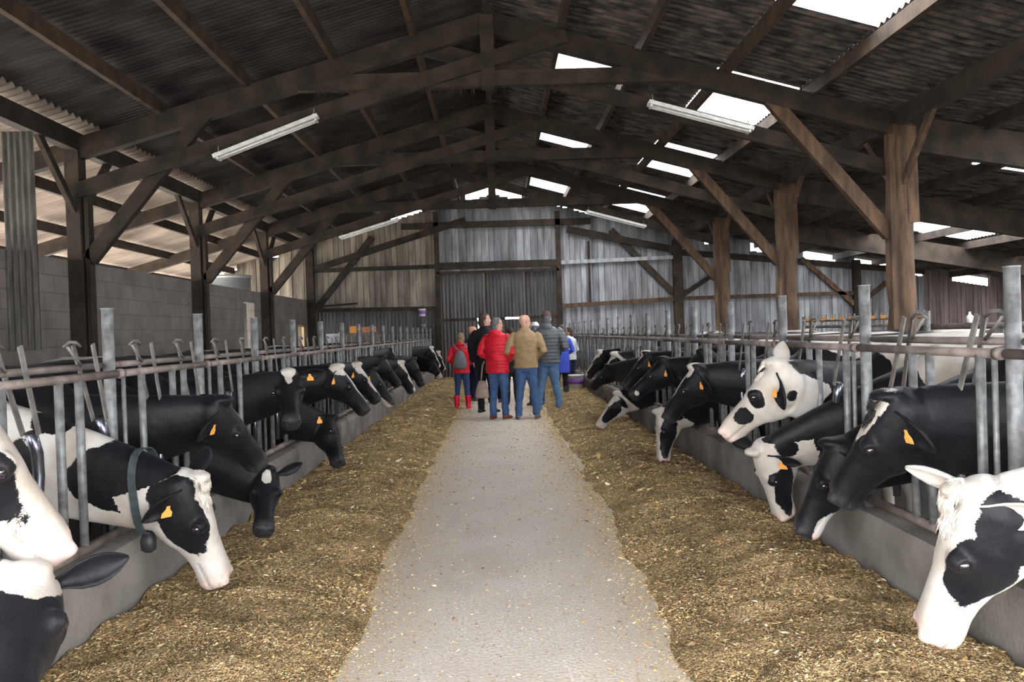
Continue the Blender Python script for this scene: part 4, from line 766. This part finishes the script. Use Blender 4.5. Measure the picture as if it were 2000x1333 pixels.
# ---------------------------------------------------------------- feed on the ground
def silage_mat():
    m = bpy.data.materials.new('chopped_maize_silage'); m.use_nodes = True; t = m.node_tree; b = t.nodes['Principled BSDF']; b.inputs['Roughness'].default_value = .85; b.inputs['Specular IOR Level'].default_value = .15
    a = t.nodes.new('ShaderNodeAttribute'); a.attribute_name = 'tint'; t.links.new(a.outputs['Color'], b.inputs['Base Color']); return m
M['silage'] = silage_mat()
def silage_base():
    m = bpy.data.materials.new('matted_silage'); m.use_nodes = True; t = m.node_tree; b = t.nodes['Principled BSDF']; b.inputs['Roughness'].default_value = .95; b.inputs['Specular IOR Level'].default_value = .1
    co = t.nodes.new('ShaderNodeTexCoord'); v = t.nodes.new('ShaderNodeTexVoronoi'); v.inputs['Scale'].default_value = 150; mp = t.nodes.new('ShaderNodeMapping'); mp.inputs['Scale'].default_value = (1, .6, 1)
    t.links.new(co.outputs['Object'], mp.inputs[0]); t.links.new(mp.outputs[0], v.inputs[0]); sp = t.nodes.new('ShaderNodeSeparateColor'); t.links.new(v.outputs['Color'], sp.inputs[0])
    r = t.nodes.new('ShaderNodeValToRGB'); e = r.color_ramp.elements; e[0].position = 0; e[0].color = (.10, .065, .035, 1); e[1].position = 1; e[1].color = (.50, .385, .22, 1)
    for p, c in ((.3, (.17, .12, .065, 1)), (.6, (.29, .205, .10, 1)), (.85, (.30, .20, .10, 1))): q = e.new(p); q.color = c
    t.links.new(sp.outputs[0], r.inputs[0])
    n = t.nodes.new('ShaderNodeTexNoise'); n.inputs['Scale'].default_value = 3.5; n.inputs['Detail'].default_value = 5; t.links.new(co.outputs['Object'], n.inputs[0]); q2 = t.nodes.new('ShaderNodeMapRange'); q2.inputs[1].default_value = .35; q2.inputs[2].default_value = .65; q2.inputs[3].default_value = .75; q2.inputs[4].default_value = 1.35; t.links.new(n.outputs[0], q2.inputs[0])  # broad tone noise, put in to imitate dark crevices in the feed
    mu = t.nodes.new('ShaderNodeMix'); mu.data_type = 'RGBA'; mu.blend_type = 'MULTIPLY'; mu.inputs[0].default_value = 1; t.links.new(r.outputs[0], mu.inputs[6]); t.links.new(q2.outputs[0], mu.inputs[7]); t.links.new(mu.outputs[2], b.inputs['Base Color'])
    bp = t.nodes.new('ShaderNodeBump'); bp.inputs['Strength'].default_value = .9; bp.inputs['Distance'].default_value = .012; t.links.new(v.outputs['Distance'], bp.inputs['Height']); t.links.new(bp.outputs[0], b.inputs['Normal']); return m
M['silage_base'] = silage_base()
def nz3(x, y, z): return noise.noise(Vector((x, y, z)))
def edge(y, sg): return (.80 if sg < 0 else .88) - .10 * math.exp(-(y - 3) / 1.6) * (1.8 if sg > 0 else .6) + .10 * nz3(0, y * .8, sg * 5) + .05 * nz3(3, y * 3.1, sg)
def bank_h(x, y, sg):     # x measured outward from the middle of the passage
    e = edge(y, sg); u = (x - e) / (2.03 - e)
    if u <= 0: return -.01 + u * .05
    base = (.15 if sg > 0 else .13) * min(1, u / .5) ** .8 - .10 * max(0, u - .62)
    rid = (.026 if sg > 0 else .011) * math.sin(y * 24 + 5 * nz3(x * 1.3, y * .9, 9) + x * 5) * min(1, u * 3) * (.6 + .6 * nz3(x, y, 2))
    return base * (1 + .25 * nz3(x * 1.5, y * 1.1, 4 + sg)) + rid + .045 * nz3(x * 3.5, y * 3.5, sg) * min(1, u * 4) + .015 * nz3(x * 12, y * 12, sg) * min(1, u * 5)
PAL = np.array([(.40, .285, .135), (.28, .195, .085), (.17, .10, .05), (.62, .53, .36), (.35, .17, .075), (.48, .36, .18), (.33, .24, .11), (.10, .065, .035)]); PW = np.array([.22, .2, .12, .09, .07, .14, .12, .04]); PW = PW / PW.sum()
def chips(P, Nrm, size, rg):
    n = len(P); th = rg.uniform(0, 2 * math.pi, n); ln = size * rg.lognormal(0, .4, n); wd = ln * rg.uniform(.15, .5, n); hh = wd * rg.uniform(.2, .5, n)
    d = np.stack([np.cos(th), np.sin(th), rg.uniform(-.5, .5, n)], 1); d /= np.linalg.norm(d, axis=1)[:, None]; s = np.cross(d, Nrm); s /= np.linalg.norm(s, axis=1)[:, None]; u = np.cross(s, d)
    a = P - d * ln[:, None] / 2; b = P + d * ln[:, None] / 2; c = P + s * wd[:, None] / 2; e = P - s * wd[:, None] / 2; tp = P + u * hh[:, None]
    V = np.stack([a, c, b, e, tp], 1).reshape(-1, 3); i = np.arange(n)[:, None] * 5
    F = np.concatenate([i + np.array([k])[0] for k in ([0, 1, 4], [1, 2, 4], [2, 3, 4], [3, 0, 4])], 1).reshape(-1, 3); return V, F
def tri_mesh(name, V, F, C, grid=None):
    me = bpy.data.meshes.new(name); gv, gf, gc = grid if grid is not None else (np.zeros((0, 3)), np.zeros((0, 4), int), None)
    nv, nt_, nq = len(V), len(F), len(gf); me.vertices.add(nv + len(gv)); me.vertices.foreach_set('co', np.concatenate([V, gv]).ravel())
    me.loops.add(nt_ * 3 + nq * 4); me.loops.foreach_set('vertex_index', np.concatenate([F.ravel(), (gf + nv).ravel()]).astype(np.int32)); me.polygons.add(nt_ + nq)
    me.polygons.foreach_set('loop_start', np.concatenate([np.arange(nt_) * 3, nt_ * 3 + np.arange(nq) * 4]).astype(np.int32))
    me.polygons.foreach_set('material_index', np.concatenate([np.zeros(nt_), np.ones(nq)]).astype(np.int32)); me.polygons.foreach_set('use_smooth', np.concatenate([np.zeros(nt_), np.ones(nq)]).astype(bool))
    me.update(calc_edges=True); at_ = me.attributes.new('tint', 'FLOAT_COLOR', 'POINT'); full = np.ones((nv + len(gv), 4)); full[:nv, :3] = C; at_.data.foreach_set('color', full.ravel())
    me.materials.append(M['silage']); me.materials.append(M['silage_base']); o = bpy.data.objects.new(name, me); COL.objects.link(o); return o
for sg, s in ((-1, 'left'), (1, 'right')):
    ys = np.concatenate([np.arange(1.6, 8, .035), np.arange(8, 25.9, .09)]); xs = np.linspace(.45, 2.015, 50); H = np.array([[bank_h(x, y, sg) for x in xs] for y in ys])
    gv = np.stack([np.tile(xs * sg, len(ys)), np.repeat(ys, len(xs)), H.ravel()], 1); nx = len(xs); I = np.arange(len(ys) - 1)[:, None] * nx + np.arange(nx - 1)[None]; I = I.ravel(); gf = np.stack([I, I + 1, I + nx + 1, I + nx], 1) if sg > 0 else np.stack([I, I + nx, I + nx + 1, I + 1], 1)
    VV, FF, CC = [], [], []; nn = 0
    for (ya, yb, cnt, size) in ((1.8, 4.5, 34000, .013), (4.5, 7.5, 24000, .016), (7.5, 13, 16000, .026), (13, 25.8, 12000, .036)):
        y = rng.uniform(ya, yb, cnt); x = rng.uniform(.62, 2.01, cnt); xi = np.clip((x - .45) / 1.575 * 49, 0, 48.99); yi = np.interp(y, ys, np.arange(len(ys))); x0, y0 = xi.astype(int), np.minimum(yi.astype(int), len(ys) - 2); fx, fy = xi - x0, yi - y0
        z = (H[y0, x0] * (1 - fx) + H[y0, x0 + 1] * fx) * (1 - fy) + (H[y0 + 1, x0] * (1 - fx) + H[y0 + 1, x0 + 1] * fx) * fy
        keep = z > -.008; x, y, z = x[keep], y[keep], np.maximum(z[keep], 0) + .001; sz = size
        sizes = np.where(rng.random(len(x)) < .02, sz * 2.2, sz)
        V, F = chips(np.stack([x * sg, y, z], 1), np.tile([0, 0, 1.0], (len(x), 1)) + rng.normal(0, .25, (len(x), 3)), sizes, rng)
        crevice_shade = np.array([nz3(q_[0] * 1.9, q_[1] * 3.2, sg * 3) + .5 * nz3(q_[0] * 7, q_[1] * 9, 1) for q_ in np.stack([x, y], 1)])  # patchy chip darkening that stands in for shade in the crevices
        c = PAL[rng.choice(len(PAL), len(x), p=PW)] * rng.uniform(.75, 1.25, (len(x), 1)) * np.clip(1.12 + .8 * crevice_shade, .55, 1.5)[:, None]; VV.append(V); FF.append(F + nn); CC.append(np.repeat(c, 5, 0)); nn += len(V)
    o = tri_mesh('silage', np.concatenate(VV), np.concatenate(FF), np.concatenate(CC), (gv, gf, None)); tag(o, f'long bank of brown chopped silage along the {s} curb', 'silage', kind='stuff')
# thin scatter on the passage
n = 52000; y = 1.8 + rng.random(n) ** 1.7 * 20; sd_ = np.where(rng.random(n) < .5, -1, 1); x = np.where(rng.random(n) < .72, sd_ * (.86 - np.minimum(.8, rng.exponential(.13, n))), rng.uniform(-.9, .9, n)); V, F = chips(np.stack([x, y, np.full(n, .001)], 1), np.tile([0, 0, 1.0], (n, 1)) + rng.normal(0, .1, (n, 3)), .011 + y * .0008, rng)
c = PAL[rng.choice(len(PAL), n, p=PW)] * rng.uniform(.9, 1.5, (n, 1)); tag(tri_mesh('scattered_fodder', V, F, np.repeat(c, 5, 0)), 'thin scatter of chopped fodder bits on the concrete passage', 'fodder', kind='stuff')
# ---------------------------------------------------------------- small things near the end wall
def bucket(p, lab, r=.14, h=.26, m='white_cloth', band='pack_grey', hang=False):
    t = thing('bucket', lab, 'bucket', tuple(p)); p = V3(p)
    k = MB(); k.loft([np.array([p + V3(math.cos(q) * a_, math.sin(q) * a_, z) for q in np.linspace(0, 2 * math.pi, 20, endpoint=False)]) for z, a_ in ((0, r * .82), (h * .93, r), (h * .93, r * 1.06), (h, r * 1.06), (h, r * .93), (h * .3, r * .8))]); k.build('pail', m, t, True)
    k = MB(); k.loft([np.array([p + V3(math.cos(q) * a_, math.sin(q) * a_, z) for q in np.linspace(0, 2 * math.pi, 20, endpoint=False)]) for z, a_ in ((h * .3, r * .89), (h * .3, r * .9), (h * .7, r * .975), (h * .7, r * .965))], False); k.build('printed_band', band, t, True)
    k = MB(); k.tube([p + V3(math.cos(q) * r * 1.06, 0, h * .95 + math.sin(q) * r * (1.2 if hang else -.7)) for q in np.linspace(0, math.pi, 12)], .005, 5); k.build('handle', 'galv', t, True)
M['purple'] = mat('purple_label', (.25, .1, .4), .5, .3, scale=20); M['cardboard'] = mat('orange_brown_cardboard', (.45, .2, .1), .8, .2, scale=10)
bucket(at(1125, 766, 19.0) * V3(1, 1, 0) + V3(0, 0, .16), 'white bucket with a purple label on the floor right of the visitors', .19, .3, 'white_cloth', 'purple')
p = at(825, 618, YB - .25); bucket(p, 'white and purple bucket hanging high on the end wall left of the door', .12, .24, 'white_cloth', 'purple', True); bucket(p - V3(-.02, 0, .42), 'smaller grey bucket hanging below the purple one on the end wall', .1, .22, 'pack_grey', 'pack_grey', True)
# concrete tank with boxes, white panel, tank beyond the wall
p = at(705, 660, 26.2); k = MB(); k.box((p[0] - .55, 25.7, 0), (p[0] + .55, 26.5, p[2] + .15)); tag(k.build('concrete_block', 'concrete'), 'pale concrete block against the end wall in the left corner', 'block'); zt = p[2] + .15
M['concrete'].node_tree
k = MB(); k.box((p[0] - .3, 25.9, zt), (p[0] - .02, 26.2, zt + .22)); tag(k.build('small_box', 'orange'), 'small orange box on the concrete block in the left corner', 'box')
k = MB(); k.beam((p[0] + .05, 26.0, zt + .09), (p[0] + .5, 26.1, zt + .11), .28, .18); tag(k.build('cardboard_box', 'cardboard'), 'flattened brown cardboard box on the concrete block beside the orange one', 'box')
p = at(651, 668, 25.6); k = MB(); k.box((p[0] - .2, 25.5, 0), (p[0] + .2, 25.6, p[2] + .25)); k.box((p[0] + .2, 25.48, 0), (p[0] + .24, 25.62, p[2] + .3)); tag(k.build('white_panel', 'white_cloth'), 'white panel standing in the left corner beside the window', 'panel')
t = thing('storage_tank', 'round grey steel tank beyond the left block wall', 'tank', (-7.6, 23.5, 0)); MB().tube([(-7.6, 23.5, 0), (-7.6, 23.5, 3.3)], .62, 28).build('shell', 'tank', t, True); MB().tube([(-7.6, 23.5, 3.28), (-7.6, 23.5, 3.36)], .65, 28).build('rim', 'tank', t, True)
# second feed barrier far right, with orange stops
t = thing('far_feed_barrier', 'distant yoke barrier with orange stops seen between the second and nearest right columns', 'feed fence', (8.6, 17, 0)); A, B_ = at(1570, 640, 17.5), at(1812, 618, 13.2)
A[2] = B_[2] = 1.52; MB().tube([A, B_], .022, 10).build('top_rail', 'rail', t, True); MB().tube([A - V3(0, 0, .12), B_ - V3(0, 0, .12)], .03, 10).build('middle_rail', 'rail', t, True); MB().tube([A - V3(0, 0, .95), B_ - V3(0, 0, .95)], .03, 10).build('bottom_rail', 'rail', t, True)
for i in range(12):
    q = A + (B_ - A) * ((i + .5) / 12)
    for dx in (-.09, .09): MB().tube([q + nrm(B_ - A) * dx - V3(0, 0, 1.0), q + nrm(B_ - A) * dx + V3(0, 0, .12)], .014, 6).build('upright_bar', 'galv', t, True)
    k = MB(); k.beam(q + nrm(B_ - A) * -.07 + V3(0, 0, .035), q + nrm(B_ - A) * .07 + V3(0, 0, .035), .05, .06); k.build('orange_stop', 'orange', t)
for e_, q in ((1, A), (2, B_)): MB().tube([V3(q[0], q[1], 0), q + V3(0, 0, .1)], .04, 10).build('post', 'galv', t, True)
t = thing('timber_rail_barrier', 'brown horizontal rail barrier at the far right behind the cows', 'rail', (9.5, 12.5, 0)); A, B_ = at(1800, 638, 13.5), at(2000, 632, 11.5); B_ = A + (B_ - A) * 1.6
A[2] = B_[2] = 1.36; MB().tube([A, B_], .05, 10).build('rail', 'rail', t, True)
for q in (A, (A + B_) / 2, B_): MB().tube([V3(q[0], q[1], 0), V3(q[0], q[1], 1.4)], .04, 10).build('post', 'galv', t, True)
p = (A * .68 + B_ * .32) + V3(0, 0, .05); k = MB(); k.tube([p, p + V3(0, 0, .1), p + V3(0, 0, .13), p + V3(0, 0, .17)], [.05, .05, .02, .015], 12); tag(k.build('bottle', 'white_cloth', None, True), 'small white plastic bottle standing on the far right rail', 'bottle')
